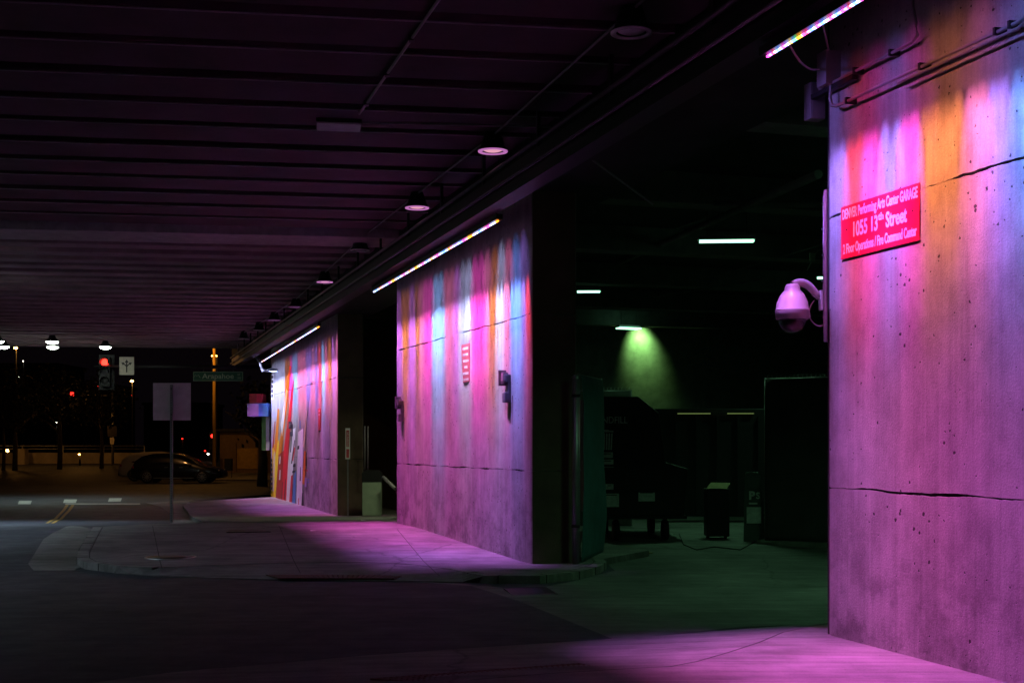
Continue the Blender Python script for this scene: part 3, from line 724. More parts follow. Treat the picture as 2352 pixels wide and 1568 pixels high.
for x in (6.5, 6.0): MB().box(-.012, .012, 0, .09, -.02, .03).build('clamp', M['dsteel'], t, M=Matrix.Translation(world_of(pier1, x, 0, 4.585))@Matrix.Rotation(ANG_U, 4, 'Z'))
MB().box(-.55, .1, 0, .05, -.02, .02).build('strut_rail', M['dsteel'], t, M=Matrix.Translation(world_of(pier1, 7.08, .03, 4.55))@Matrix.Rotation(ANG_U, 4, 'Z'))
# flexible whips from the light bar to the box
jb = world_of(pier1, 6.99, .07, 4.74)
def sag(a, b, n=10, s=.12): return [tuple(Vector(a).lerp(Vector(b), k/n)-Vector((0, 0, s*math.sin(math.pi*k/n)))) for k in range(n+1)]
wire('flexible_whip', 'sagging flexible conduit from the nearest light bar to the upright junction box', 'cable', sag(b1a+b1dir*.28+Vector((0, 0, .09)), jb+Vector((-.02, 0, 0)), s=.10), .009)
wire('flexible_whip', 'second flexible conduit dropping behind the nearest light bar', 'cable', sag(b1a+b1dir*.8+Vector((0, 0, .11)), world_of(pier1, 6.9, .07, 4.85), s=-.02), .009)

# brackets on piers
def wall_bracket(label, pier, px, py, sc=1.0):
    x, z = faceXZ(pier, px, py)
    t = mount('wall_bracket', label, 'bracket', pier, x, z, group='grey gate brackets on the piers')
    t.scale = (sc, sc, sc)
    # small lit-edge plate, box with window, arm and lower box
    MB().box(.10, .15, .0, .12, .0, .24).build('side_plate', M['bracket'], t, bevel=.006)
    MB().box(-.02, .10, .01, .09, .02, .20).build('latch_box', M['bracket'], t, bevel=.01)
    MB().box(.0, .085, .091, .096, .07, .185).build('latch_window', M['pipe'], t)
    MB().box(-.13, -.03, .0, .10, .05, .165).build('hinge_block', M['bracket'], t, bevel=.02)
    MB().box(-.13, -.07, .0, .05, -.12, .06).build('arm', M['bracket'], t, bevel=.005)
    MB().box(-.13, -.045, .0, .10, -.26, -.11).build('lower_block', M['bracket'], t, bevel=.008)
    MB().box(-.045, .05, .0, .09, -.26, -.11).build('lower_cup', M['bracket'], t, bevel=.015)
    return t
wall_bracket('grey bracket at the right end of the middle pier', pier2, 1168, 885, 1.0)
wall_bracket('grey bracket at the left end of the middle pier', pier2, 924, 938, 1.0)
wall_bracket('grey bracket among the mural stripes on the farthest lit pier', pier3, 672, 984, 1.0)
def rust(pier, px, py0, py1, w):
    x, z0 = faceXZ(pier, px, py0); _, z1 = faceXZ(pier, px, py1)
    mt = M['rusty']
    o = MB().quad((x-w, .002, z0), (x+w, .002, z0), (x+w*.3, .002, z1), (x-w*.3, .002, z1)).build('rust_streak', mt, pier[0]); return o
M['rusty'] = mat('rust stain', (.10, .06, .05), .9, noise_amt=.4, nscale=12)
rust(pier2, 1177, 908, 975, .02); rust(pier2, 929, 958, 1010, .018)

# narrow notices
def notice(label, pier, px, py0, py1, wpx, lines, tip=True):
    x, zt = faceXZ(pier, px, py0); _, zb = faceXZ(pier, px, py1); h = zt-zb
    w = abs(faceX(pier, px-wpx/2)-faceX(pier, px+wpx/2))
    t = mount('notice_board', label, 'sign', pier, x, zb)
    mb = MB(); q = [(-w/2, .01, 0), (w/2*.55, .01, 0), (w/2, .01, h), (-w/2, .01, h)]
    b = [(a, .002, c) for a, _, c in q]; mb.quad(*q)
    for i in range(4): mb.quad(q[i], q[(i+1) % 4], b[(i+1) % 4], b[i])
    mb.build('panel', M['signpink'], t)
    if tip: MB().prism([(-w/2, 0), (w/2*.55, 0), (.08*w, -h*.08), (-.12*w, -h*.08)], 0.002, .012).build('tip', M['blackpl'], t, M=Matrix.Rotation(R(90), 4, 'X')@Matrix.Scale(-1, 4, (0, 0, 1)))
    for k, l in enumerate(lines):
        zz = h*(1-.12-.165*k)
        text(l, h*.085, M['white'], t, (-.02*w+(.0 if k < 2 else -.05*w), .012, zz), FACE, sx=(w*(.66 if len(l) > 6 else .42),), bold=.002)
    return t
notice('narrow red vertical notice with white lines on the middle pier', pier2, 1070, 790, 877, 19, ['ATTENTION', 'DO NOT RIDE', 'VEHICLES IN', 'TUNNEL', 'BICYCLES OK', 'ON PATH'])
notice('faint red vertical notice on the mural pier, right of the stripes', pier3, 734, 938, 988, 7, ['NOTICE', 'DO NOT'], True)

# ------------------------------------------------------------------ mural on pier 3
mural_mats = {}
def mcol(k):
    C = {'teal': (.03, .3, .25), 'green': (.12, .35, .08), 'yellow': (.9, .66, .02), 'red': (.7, .03, .05), 'dred': (.45, .04, .03), 'orange': (.8, .25, .02), 'black': (.02, .02, .025), 'white': (.85, .84, .86), 'blue': (.1, .25, .6), 'lav': (.45, .42, .62), 'cream': (.7, .6, .4), 'grey': (.25, .25, .3)}
    if k not in mural_mats: mural_mats[k] = mat('mural paint '+k, C[k], .6, noise_amt=.15, nscale=6)
    return mural_mats[k]
layer = [0]
def stroke(k, *zz):
    """outline in the enlarged mural view -> face coordinates"""
    layer[0] += 1; y = .003+.0006*layer[0]
    pts = []
    for (a, b) in zz:
        x, z = faceXZ(pier3, (560+a/2.704)*.9408, (740+b/2.704)*.9408); pts.append((min(max(x, .05), pier3[3]-.03), y, z))
    mb = MB(); mb.quad(*pts); o = mb.build('painted_stripe', mcol(k), pier3[0]); return o
stroke('white', (276, 470), (292, 470), (296, 760), (276, 1000))
for k in range(5): stroke('black', (279, 478+k*31), (290, 476+k*31), (290, 496+k*31), (279, 498+k*31))
stroke('lav', (278, 640), (330, 620), (322, 900), (276, 1040))
stroke('yellow', (266, 1306), (285, 945), (330, 900), (322, 1060), (304, 1314))
stroke('cream', (282, 1240), (292, 1000), (306, 960), (296, 1240))
stroke('orange', (296, 960), (320, 690), (332, 700), (322, 900), (308, 1000))
stroke('dred', (285, 955), (300, 780), (306, 780), (294, 955))
stroke('orange', (322, 1010), (398, 410), (408, 420), (346, 1010))
stroke('white', (340, 800), (378, 560), (386, 580), (350, 880))
stroke('dred', (306, 1315), (328, 1000), (372, 960), (352, 1325))
stroke('red', (346, 1318), (362, 960), (404, 640), (424, 500), (427, 520), (412, 700), (392, 1000), (376, 1328))
stroke('black', (344, 1320), (352, 1180), (355, 1180), (348, 1320))
stroke('black', (362, 1326), (372, 1160), (375, 1160), (367, 1326))
stroke('white', (330, 1165), (334, 1100), (341, 1100), (338, 1165)); stroke('white', (331, 1060), (335, 1010), (341, 1010), (338, 1060))
stroke('white', (376, 1330), (392, 1010), (420, 830), (440, 820), (432, 1000), (402, 1335))
stroke('black', (404, 980), (414, 830), (418, 830), (410, 985)); stroke('black', (409, 1060), (432, 900), (436, 905), (418, 1055))
stroke('red', (396, 1332), (410, 1140), (422, 1130), (414, 1338)); stroke('red', (418, 1040), (432, 950), (438, 950), (424, 1040))
stroke('black', (422, 1080), (425, 1060), (441, 1055), (440, 1078)); stroke('black', (418, 1120), (420, 1105), (440, 1100), (440, 1115))
stroke('blue', (416, 1340), (428, 1150), (444, 1100), (438, 1345)); stroke('blue', (466, 830), (468, 770), (474, 775), (474, 825))
stroke('white', (446, 1345), (456, 850), (490, 825), (484, 1352)); stroke('black', (452, 965), (455, 940), (466, 938), (465, 962))
stroke('black', (468, 1170), (472, 1080), (476, 1080), (475, 1172)); stroke('cream', (490, 940), (520, 640), (524, 640), (500, 960))
stroke('orange', (486, 1190), (498, 975), (510, 975), (503, 1200)); stroke('black', (507, 1075), (508, 975), (514, 985), (514, 1070))
stroke('red', (494, 1105), (494, 1099), (524, 1101), (524, 1107)); stroke('lav', (500, 1210), (503, 1150), (516, 1150), (514, 1212))
stroke('blue', (521, 1166), (521, 1158), (530, 1158), (530, 1166)); stroke('blue', (521, 1184), (521, 1176), (530, 1176), (530, 1184))
stroke('black', (480, 1340), (486, 1250), (492, 1250), (490, 1340)); stroke('red', (458, 1335), (460, 1285), (464, 1285), (463, 1336))
for k in range(7): stroke('black', (275, 1045+k*31), (289, 1045+k*31), (289, 1026+k*31), (276, 1026+k*31))
stroke('teal', (246, 1296), (252, 980), (264, 980), (264, 1302)); stroke('green', (256, 1180), (260, 1000), (268, 1000), (266, 1180))
# projecting painted boxes at the pier's far end
def mbox(label, px0, px1, py0, py1, Y, k1, k2, dep):
    a = at(px0, py0, Y); b = at(px1, py1, Y)
    t = thing('mural_box', label, 'painted box', (a.x, Y, b.z), R(-4)); w = b.x-a.x; h = a.z-b.z
    MB().box(0, w, 0, dep, 0, h).build('box', mcol(k2), t, bevel=.01)
    MB().box(.0, w*.55, -.012, 0, .0, h).build('front_panel', mcol(k1), t)
    return t
mbox('red painted box jutting from the far end of the mural pier, topmost', 573, 603, 904, 925, 51.0, 'dred', 'red', .6)
mbox('blue and grey painted box under the red one at the mural pier', 568, 616, 926, 956, 50.6, 'grey', 'blue', .8)
mbox('white and green tall painted box, lowest on the mural pier end', 601, 619, 957, 1034, 50.9, 'green', 'white', .5)
# lit gooseneck lamp and pipe bend at the mural pier
t = thing('gooseneck_lamp', 'lit blue-white lamp on a bent pipe at the top of the mural pier', 'lamp', at(626, 852, 49.0))
MB().lathe([(.0, .12), (.1, .1), (.22, .03), (.24, 0), (.22, -.01)], n=24).build('shade', M['steel'], t); MB().lathe([(.2, 0), (.0, -.02)], n=20).build('lens', M['e_lampblue'], t)
pp = [at(586, 770, 49)-at(626, 852, 49), at(585, 815, 49)-at(626, 852, 49), at(597, 830, 49)-at(626, 852, 49), at(603, 852, 49)-at(626, 852, 49), Vector((.0, 0, .05))]
MB().tube(pp, .07, 10).build('pipe_arm', M['steel'], t)

# ------------------------------------------------------------------ recess between far piers
def wall_obj(name, label, cat, p0, p1, th, z0, z1, mt):
    d = Vector(p1)-Vector(p0); L = d.length; t = MB().box(0, L, -th, 0, z0, z1).build(name, mt); t.location = (p0[0], p0[1], 0); t.rotation_euler = (0, 0, math.atan2(d.y, d.x)); return tag(t, label, cat)
ra_ = LS(8.4, 27); rb_ = LS(8.4, 53)
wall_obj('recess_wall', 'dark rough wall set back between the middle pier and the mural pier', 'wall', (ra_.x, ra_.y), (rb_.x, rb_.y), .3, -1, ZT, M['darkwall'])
# side walls closing off the garage beyond the gates
g = at(833, 1180, 35.5)
gz = walk_z(36)
t = thing('litter_bin', 'pale green litter bin with a black hood in the recess between the far piers', 'litter bin', (at(855, 1180, 36).x, 36, gz), R(3))
MB().box(-.26, .26, -.26, .26, .02, .95).build('body', M['bin'], t, bevel=.02)
mb = MB().prism([(-.27, .95), (.27, .95), (.27, 1.18), (.20, 1.27), (-.20, 1.27), (-.27, 1.18)], -.27, .27)
mb.build('hood', M['blackpl'], t, M=Matrix.Rotation(R(90), 4, 'X'))
t = thing('marker_post', 'thin post with a red and white vertical sign beside the litter bin', 'sign', (at(799, 1184, 36.3).x, 36.3, walk_z(36.3)))
MB().box(-.02, .02, -.02, .02, 0, 2.42).build('post', M['steel'], t)
MB().box(-.065, .065, -.03, -.022, 1.58, 2.44).build('panel', M['white'], t)
for a, b in ((1.92, 2.38), (1.62, 1.86)): MB().box(-.04, .04, -.034, -.031, a, b).build('red_field', M['signpink'], t)
text('NO PARKING', .07, M['white'], t, (0, -.036, 2.13), (R(90), R(90), 0), sx=(.4,))
for k, px in enumerate((838, 845)):
    o = MB().tube([at(px, 1078, 36.6), at(px, 978, 36.6)], .02, 8).build('downpipe', M['pipe']); tag(o, ['left thin vertical pipe behind the litter bin', 'right thin vertical pipe behind the litter bin'][k], 'pipe', 'pipes behind the litter bin')
o = MB().tube([at(880, 1095, 35.5), at(908, 1122, 35.0)], .05, 8).build('sloping_rail', M['pipe']); tag(o, 'short sloping pale rail right of the litter bin', 'handrail')

# ------------------------------------------------------------------ garage behind the gates
gy = 46.0
wall_obj('garage_wall', 'back wall of the garage, lit yellow-green by a lamp', 'wall', (24, gy+2.0), (-3, gy-1.0), .4, -1, ZT+.75, M['garage'])
wall_obj('garage_wall', 'right side wall of the garage behind the nearest pier', 'wall', (13.2, 12), (11.6, 48), .4, -1, ZT+.75, M['garage'])
def tube_light(label, c, L, rot, Y, energy, lit_w=.14, lc=(.35, 1, .5)):
    t = thing('fluorescent_lamp', label, 'lamp', c, rot, 'greenish fluorescent lamps in the garage')
    MB().box(-L/2, L/2, -.1, .1, .02, .10).build('casing', M['steel'], t); MB().box(-L/2+.02, L/2-.02, -lit_w/2, lit_w/2, -.02, .018).build('diffuser', M['e_green'], t)
    for s in (-1, 1): MB().tube([(s*L*.35, 0, .1), (s*L*.35, 0, .55)], .008, 6).build('hanger', M['dsteel'], t)
    if energy:
        ld = bpy.data.lights.new('tube_light', 'AREA'); ld.shape = 'RECTANGLE'; ld.size = L; ld.size_y = lit_w; ld.spread = R(130); ld.energy = energy; ld.color = lc
        o = bpy.data.objects.new('tube_light', ld); COL.objects.link(o); o.location = (c[0], c[1], c[2]-.03); o.rotation_euler = (0, 0, rot)
    return t
tube_light('large lit fluorescent lamp, high in the garage opening', at(1669, 554, 25), 1.07, R(-4), 25, 26)
tube_light('pair of short lit lamps near the top left of the garage opening', at(1352, 670, 33.3), .62, R(-3), 33, 15)
tube_light('tilted lit lamp panel above the green patch of wall', at(1444, 754, 42.5), .8, R(25), 44, 15, .35)
tube_light('lit fluorescent lamp in the first garage bay, hidden behind the nearest pier', (4.7, 16.0, 5.2), 1.1, R(20), 16, 36)  # unseen lamp, assumed and added to light the compactor labels and gate fabric
tube_light('lit fluorescent lamp in the recess, hidden behind the middle pier', (-2.25, 33.0, 5.0), 1.1, R(17), 33, 50, .14, (.9, 1, .62))  # added lamp, out of sight; assumed from the greenish light on the litter bin
tube_light('sliver of a lit lamp hidden behind the camera channel', at(1920, 638, 31), .9, R(-4), 31, 35)
ld = bpy.data.lights.new('wall_spot', 'SPOT'); ld.energy = 560; ld.color = (.42, 1, .28); ld.spot_size = R(64); ld.spot_blend = .9; ld.shadow_soft_size = .2
o = bpy.data.objects.new('wall_spot', ld); COL.objects.link(o); lp_ = at(1471, 738, 45.35); o.location = lp_
tgt = at(1471, 800, 45.95); dirv = (tgt-lp_).normalized(); o.rotation_euler = dirv.to_track_quat('-Z', 'Y').to_euler(); o.scale = (1.1, 1, 1)
# pipes and ducts under the garage ceiling
for k, (a, b, Ya, Yb, r) in enumerate(((( 1640, 468), (1900, 470), 21, 20, .05), ((1340, 640), (1880, 400), 38, 17, .06), ((1345, 600), (1620, 500), 36, 25, .025), ((1560, 660), (1895, 560), 40, 24, .015), ((1345, 708), (1760, 640), 40, 30, .02))):
    o = MB().tube([at(*a, Ya), at(*b, Yb)], r, 10).build('ceiling_pipe', M['garage'])
    tag(o, ['thick pipe crossing level behind the nearest pier, high in the garage', 'thick duct running away from the viewer under the garage ceiling', 'thin pipe beside the thick duct under the garage ceiling', 'thin cable strung below the garage ceiling near the camera channel', 'low pipe left of the hanging lamps in the garage'][k], 'pipe')
p = at(1866, 590, 24)
t = thing('pipe_bracket', 'small green-lit bracket with a cable hoop left of the steel channel', 'bracket', p)
MB().cbox((0, 0, 0), (.10, .05, .14)).build('plate', M['bin'], t); MB().tube([(-.1, 0, -.25), (-.02, 0, -.1), (.1, 0, .12), (.22, 0, .13), (.3, 0, -.1), (.3, 0, -.3)], .01, 6).build('hoop', M['steel'], t)

# gate posts and fabric gates
pb = at(1322, 1288, 19.05); zg = walk_z(19)
t = thing('gate_post', 'thick steel gate post at the back corner of the middle pier', 'gate post', (pb.x, pb.y, zg))
MB().tube([(0, 0, -.05), (0, 0, 2.72)], .05, 16).build('pipe', M['steel'], t); MB().lathe([(0, .04), (.035, .03), (.056, 0), (.056, -.03)], (0, 0, 2.72), 16).build('cap', M['steel'], t)
for z in (.55, 2.45): MB().lathe([(.058, -.02), (.062, -.02), (.062, .02), (.058, .02)], (0, 0, z), 16).build('band', M['dsteel'], t)
def fabric_gate(label, pa, pb_, z0, z1, mt, wav, seed, tips=True):
    pa = Vector(pa); pb_ = Vector(pb_); d = pb_-pa; L = d.length
    t = thing('mesh_gate', label, 'gate', (pa.x, pa.y, 0), math.atan2(d.y, d.x))
    for x in (0, L): MB().tube([(x, 0, z0-.05), (x, 0, z1+.03)], .026, 10).build('upright', M['steel'], t)
    for z in (z0+.05, z1): MB().tube([(0, 0, z), (L, 0, z)], .02, 8).build('rail', M['steel'], t)
    bm = bmesh.new(); nx, nz_ = 16, 24; g_ = []
    for i in range(nx+1):
        c = []
        for j in range(nz_+1):
            x = L*i/nx; z = z0+(z1-z0)*j/nz_; y = -.035-wav*(.5+.5*noise.noise(Vector((x*1.6+seed, z*1.1, 0))))*math.sin(math.pi*j/nz_)**.5
            c.append(bm.verts.new((x, y, z)))
        g_.append(c)
    for i in range(nx):
        for j in range(nz_): bm.faces.new((g_[i][j], g_[i+1][j], g_[i+1][j+1], g_[i][j+1])).smooth = True
    me = bpy.data.meshes.new('fabric'); bm.to_mesh(me); bm.free(); me.materials.append(mt); f = link(bpy.data.objects.new('fabric', me), t)
    s_ = f.modifiers.new('solid', 'SOLIDIFY'); s_.thickness = .004
    if tips:
        mb = MB(); n = int(L/.075)
        for i in range(n):
            x = (i+.5)*L/n
            mb.tube([(x-.03, 0, z1-.05), (x, .01, z1+.03), (x+.012, 0, z1+.085)], .005, 4); mb.tube([(x+.03, 0, z1-.05), (x, -.01, z1+.03), (x-.012, 0, z1+.075)], .005, 4)
        k = mb.build('wire_tips', M['steel'], t); k['kind'] = 'stuff'
    for z in (z0+.5, (z0+z1)/2, z1-.3):
        MB().lathe([(.03, -.015), (.035, -.015), (.035, .015), (.03, .015)], (0, 0, z), 10).build('hinge_band', M['steel'], t)
    return t
fabric_gate('narrow open gate with teal windscreen fabric next to the gate post', (.98, 19.25), (1.41, 20.8), -.17, 2.62, M['fence_fabric'], .1, 3, False)
fabric_gate('short fence panel behind the black compactor, spiked wire top', (1.3, 27.6), (2.5, 27.5), -.2, 2.72, M['dark_fabric'], .03, 6)
fabric_gate('wide dark fabric gate panel with spiked wire top, left of the nearest pier', (4.47, 23.0), (6.3, 22.0), -.10, 2.74, M['dark_fabric'], .03, 9)
# raised concrete footing under the wide gate
o = MB().prism([(4.3, 23.0), (4.6, 22.6), (5.4, 22.2), (8.0, 20.9), (8.2, 22.0), (4.7, 23.7)], -.30, -.08).build('gate_footing', M['garage'], bevel=.03); tag(o, 'low concrete kerb under the wide dark gate', 'kerb')

# black compactor with labels
t = thing('trash_compactor', 'black waste compactor with LANDFILL lettering, a bin symbol and pale labels', 'dumpster', (1.55, 23.4, walk_z(23.4)-KERB), R(4))
prof = [(0, .45), (1.55, .45), (1.62, 1.3), (1.22, 1.42), (1.1, 2.3), (.72, 2.6), (-.1, 2.6), (-.1, .45)]
def P3(pr, y0, y1): return MB().prism(pr, -y1, -y0)
RX = Matrix.Rotation(R(90), 4, 'X')
P3(prof, 0, 2.0).build('hopper', M['black'], t, M=RX, bevel=.02)
P3([(0, .40), (1.6, .40), (1.6, .46), (0, .46)], -.03, 2.0).build('base_rail', M['black'], t, M=RX)
for x in (.35, 1.25):
    for y in (.25, 1.7):
        w = MB().lathe([(.0, -.05), (.17, -.05), (.19, -.03), (.19, .03), (.17, .05), (.0, .05)], n=20).build('wheel', M['rubber'], t, M=Matrix.Translation((x, y, .19))@Matrix.Rotation(R(90), 4, 'Y'))
        MB().box(x-.03, x+.03, y-.04, y+.04, .2, .42).build('caster_fork', M['black'], t)
MB().cbox((.55, -.018, 1.36), (1.1, .03, .04)).build('rib', M['black'], t); MB().cbox((.55, -.018, .9), (1.1, .03, .04)).build('rib', M['black'], t)
text('LANDFILL', .17, M['paper'], t, (.21, -.006, 2.17), (R(90), 0, 0), sx=(.62,))
ic = MB(); ic.box(.02, .27, -.012, -.004, 1.96, 1.985).box(.10, .19, -.012, -.004, 1.985, 2.0)
ic.build('bin_symbol_lid', M['paper'], t)
for k in range(5):
    x = .04+k*.047; MB().quad((x+.006*(2-k)*1.2, -.006, 1.64), (x+.026+.006*(2-k)*1.2, -.006, 1.64), (x+.028, -.006, 1.94), (x, -.006, 1.94)).build('bin_symbol_bar', M['paper'], t)
for a, b, c, d_ in ((.06, .26, 1.50, 1.60), (.06, .27, 1.33, 1.47), (.13, .27, .93, 1.03), (.05, .37, .62, .86), (.72, 1.02, .72, .90)):
    MB().box(a, b, -.007, -.003, c, d_).build('label_sheet', M['paper'], t)
    MB().box(a+.03, b-.04, -.009, -.0071, d_-.035, d_-.02).build('label_print', M['black'], t)
# large dark container behind
t = thing('waste_container', 'large black closed container at the back of the garage bay', 'container', (3.3, 32, walk_z(32)-KERB), R(-3))
MB().box(0, 3.1, 0, 2.2, .15, 2.78).build('body', M['black'], t, bevel=.02)
for k in range(6): MB().box(.2+k*.5, .28+k*.5, -.05, 0, .2, 2.6).build('rib', M['black'], t)
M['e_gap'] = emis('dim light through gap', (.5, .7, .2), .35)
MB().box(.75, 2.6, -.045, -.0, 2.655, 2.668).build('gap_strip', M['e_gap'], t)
MB().box(1.55, 1.95, -.055, -.046, 2.64, 2.69).build('grille', M['black'], t)
# small machine with a yellow sheet, and folding wet floor style sign
t = thing('equipment_box', 'low black box with a tilted pale sheet on top, right of the compactor', 'equipment', (3.55, 23.8, walk_z(23.8)-KERB))
MB().box(0, .42, 0, .4, .05, .92).build('cabinet', M['black'], t, bevel=.02)
MB().quad((-.02, -.05, .93), (.36, -.05, .925), (.48, .3, 1.02), (.12, .3, 1.03)).build('sheet', M['card'], t)
for x in (.05, .37): MB().tube([(x, .2, 0), (x, .2, .1)], .03, 8).build('foot', M['rubber'], t)
t = thing('folding_sign', 'grey-green A-shaped folding sign with faint printed symbols near the dark gate', 'sign', (4.12, 23.4, walk_z(23.4)-KERB), R(-6))
M['fold'] = mat('dull plastic sign', (.10, .13, .12), .7, noise_amt=.2)
P3([(.03, 0), (.42, 0), (.33, 1.2), (.05, 1.2)], 0, .03).build('front_leaf', M['fold'], t, M=RX)
MB().box(.05, .34, .1, .13, 0, 1.15).build('rear_leaf', M['fold'], t); MB().cbox((.18, .05, 1.22), (.22, .14, .04)).build('handle', M['fold'], t)
MB().box(.08, .34, -.036, -.032, .33, .62).build('lower_label', M['paper'], t); MB().box(.12, .27, -.036, -.032, .67, .70).build('strip_label', M['paper'], t)
text('P', .2, M['paper'], t, (.17, -.036, .82), (R(90), 0, 0), bold=.01); text('S', .16, M['paper'], t, (.28, -.036, .82), (R(90), 0, 0), bold=.004)
# cardboard and cable on the floor
for k, (pts, lb) in enumerate((([(1388, 1260), (1440, 1255), (1470, 1262), (1420, 1268)], 'flattened brown cardboard sheet on the floor by the teal gate'), ([(1432, 1268), (1470, 1262), (1500, 1268), (1462, 1278)], 'smaller folded cardboard sheet on the floor right of the first'))):
    q = [hit(x, y, -KERB+.02) for x, y in pts]; mb = MB(); u_ = [(p.x, p.y, p.z+.02*(i % 2)) for i, p in enumerate(q)]; l_ = [(x, y, z-.012) for x, y, z in u_]
    mb.quad(*u_); mb.quad(*l_[::-1])
    for i in range(4): mb.quad(u_[i], u_[(i+1) % 4], l_[(i+1) % 4], l_[i])
    tag(mb.build('cardboard_sheet', M['card']), lb, 'cardboard')
q = [hit(x, y, -KERB+.012) for x, y in ((1740, 1240), (1700, 1262), (1640, 1255), (1600, 1262), (1570, 1250), (1560, 1225))]
wire('floor_cable', 'black cable lying on the floor between compactor and folding sign', 'cable', [tuple(p) for p in q], .008, 'rubber')

# ------------------------------------------------------------------ blank square sign
bs = W(394, 1200); Y = bs.y
t = thing('road_sign', 'square traffic sign seen from its blank grey back, on a perforated post', 'sign', bs)
zt = EYE+(1020-879)*Y/3000-bs.z; zb = EYE+(1020-965)*Y/3000-bs.z; hw = 43.5*Y/3000
MB().box(-hw, hw, .03, .034, zb, zt).build('panel', M['signback'], t, bevel=.002)
MB().box(-.026, .026, -.025, .027, 0, zt-.04).build('post', M['steel'], t)
mb = MB()
for k in range(int((zt-.1)/.05)): mb.box(-.007, .007, -.0265, -.0251, .05+k*.05-.007, .05+k*.05+.007)
k = mb.build('post_holes', M['blackpl'], t); k['kind'] = 'stuff'
for z in (zb+.12, zt-.12): MB().lathe([(0, .008), (.012, .006), (.014, 0)], n=8).build('bolt', M['dsteel'], t, M=Matrix.Translation((0, -.026, z))@Matrix.Rotation(R(90), 4, 'X'))

# ------------------------------------------------------------------ signal mast across the street opening
Ym = 53.0
def Zy(py, Y): return EYE-(py-1020)*Y/3000
def Xx(px, Y): return (px-1176)*Y/3000
zr = walk_z(Ym)
t = thing('signal_mast', 'dark traffic signal mast arm across the street opening', 'signal mast', (Xx(640, Ym), Ym, zr))
xb = Xx(640, Ym); ya = Zy(843, Ym)-zr
MB().tube([(0, 0, -.05), (0, 0, ya+.6)], [.16, .11], 14).build('pole', M['dsteel'], t)
MB().tube([(0, 0, ya), (Xx(215, Ym)-xb, 0, ya+.03)], [.085, .05], 12).build('arm', M['dsteel'], t)
def signal_head(label, px, py, Y, s, lens, off_col=None):
    t = thing('traffic_signal', label, 'traffic light', at(px, py, Y))
    t.scale = (s, s, s)
    MB().box(-.2, .2, .05, .3, -.98, .22).build('housing', M['black'], t, bevel=.02)
    MB().box(-.32, .32, .30, .31, -1.1, .34).build('backplate', M['black'], t)
    for k in range(3):
        z = -.37*k
        MB().lathe([(.0, .02), (.08, .015), (.145, 0)], n=24).build('lens', M[lens] if k == 0 else M['blackpl'], t, M=Matrix.Translation((0, .045, z))@Matrix.Rotation(R(90), 4, 'X'))
        mb = MB(); rr = .165
        pr = [(rr*math.cos(R(a)), rr*math.sin(R(a))) for a in range(-20, 201, 20)]
        for (a, b), (c, d) in zip(pr, pr[1:]): mb.quad((a, .05, z+b), (c, .05, z+d), (c, -.12 , z+d), (a, -.12, z+b))
        o = mb.build('visor', M['black'], t); sm = o.modifiers.new('s', 'SOLIDIFY'); sm.thickness = .006
    return t
signal_head('large bright red traffic light in the street opening at left', 240, 832, Ym, 1.0, 'e_redbright')
t = thing('lane_sign', 'white sign with a black three-way arrow beside the red traffic light', 'sign', at(291, 840, Ym-.1))
sw_, sh_ = 17*Ym/3000, 20.5*Ym/3000
MB().box(-sw_, sw_, 0, .01, -sh_, sh_).build('panel', M['aged_white'], t, bevel=.002)
def seg2(t, pts, w, name, head=None):
    mb = MB()
    for (a, b) in zip(pts, pts[1:]):
        d = (Vector(b)-Vector(a)).normalized(); n = Vector((-d.y, d.x))*w/2
        mb.quad((a[0]-n.x, -.004, a[1]-n.y), (b[0]-n.x, -.004, b[1]-n.y), (b[0]+n.x, -.004, b[1]+n.y), (a[0]+n.x, -.004, a[1]+n.y))
    if head:
        a, b = Vector(pts[-2]), Vector(pts[-1]); d = (b-a).normalized(); n = Vector((-d.y, d.x))*head*.62; e = b+d*head
        mb.bm.faces.new([mb.bm.verts.new(p) for p in ((b.x-n.x, -.0045, b.y-n.y), (e.x, -.0045, e.y), (b.x+n.x, -.0045, b.y+n.y))])
    return mb.build(name, M['blackpl'], t)
seg2(t, [(0, -.26), (0, .13)], .05, 'arrow_stem', .13)
seg2(t, [(0, -.03), (-.07, .05), (-.12, .08)], .045, 'arrow_branch', .11); seg2(t, [(0, -.03), (.07, .05), (.12, .08)], .045, 'arrow_branch', .11)
t = thing('street_name_sign', 'green street name sign reading Arapahoe, hanging from the mast arm', 'sign', at(501, 864, Ym-.15))
w_, h_ = 57.5*Ym/3000, 11*Ym/3000
MB().box(-w_, w_, 0, .02, -h_, h_).build('panel', M['signgrn'], t)
mb = MB(); e = .012
M['signtext'] = mat('sign lettering green-white', (.42, .5, .3), .6)
mb.box(-w_+.02, w_-.02, -.003, -.0002, h_-.03, h_-.018).box(-w_+.02, w_-.02, -.003, -.0002, -h_+.018, -h_+.03).box(-w_+.02, -w_+.032, -.003, -.0002, -h_+.03, h_-.03).box(w_-.032, w_-.02, -.003, -.0002, -h_+.03, h_-.03)
mb.build('border', M['signtext'], t)
text('Arapahoe', .29, M['signtext'], t, (-.0, -.004, .0), (R(90), 0, 0), sx=(1.28,), bold=.003)
text('ST', .11, M['signtext'], t, (.84, -.004, .06), (R(90), 0, 0)); text('1300', .09, M['signtext'], t, (.84, -.004, -.07), (R(90), 0, 0))
MB().tube([(-1.0, -.004, -.06), (-.92, -.004, .05), (-.86, -.004, .0), (-.8, -.004, .06), (-.72, -.004, -.06)], .008, 4).build('emblem', M['signtext'], t)
for x in (-.6, .6): MB().box(x-.02, x+.02, .0, .03, h_, h_+.2).build('hanger', M['dsteel'], t)

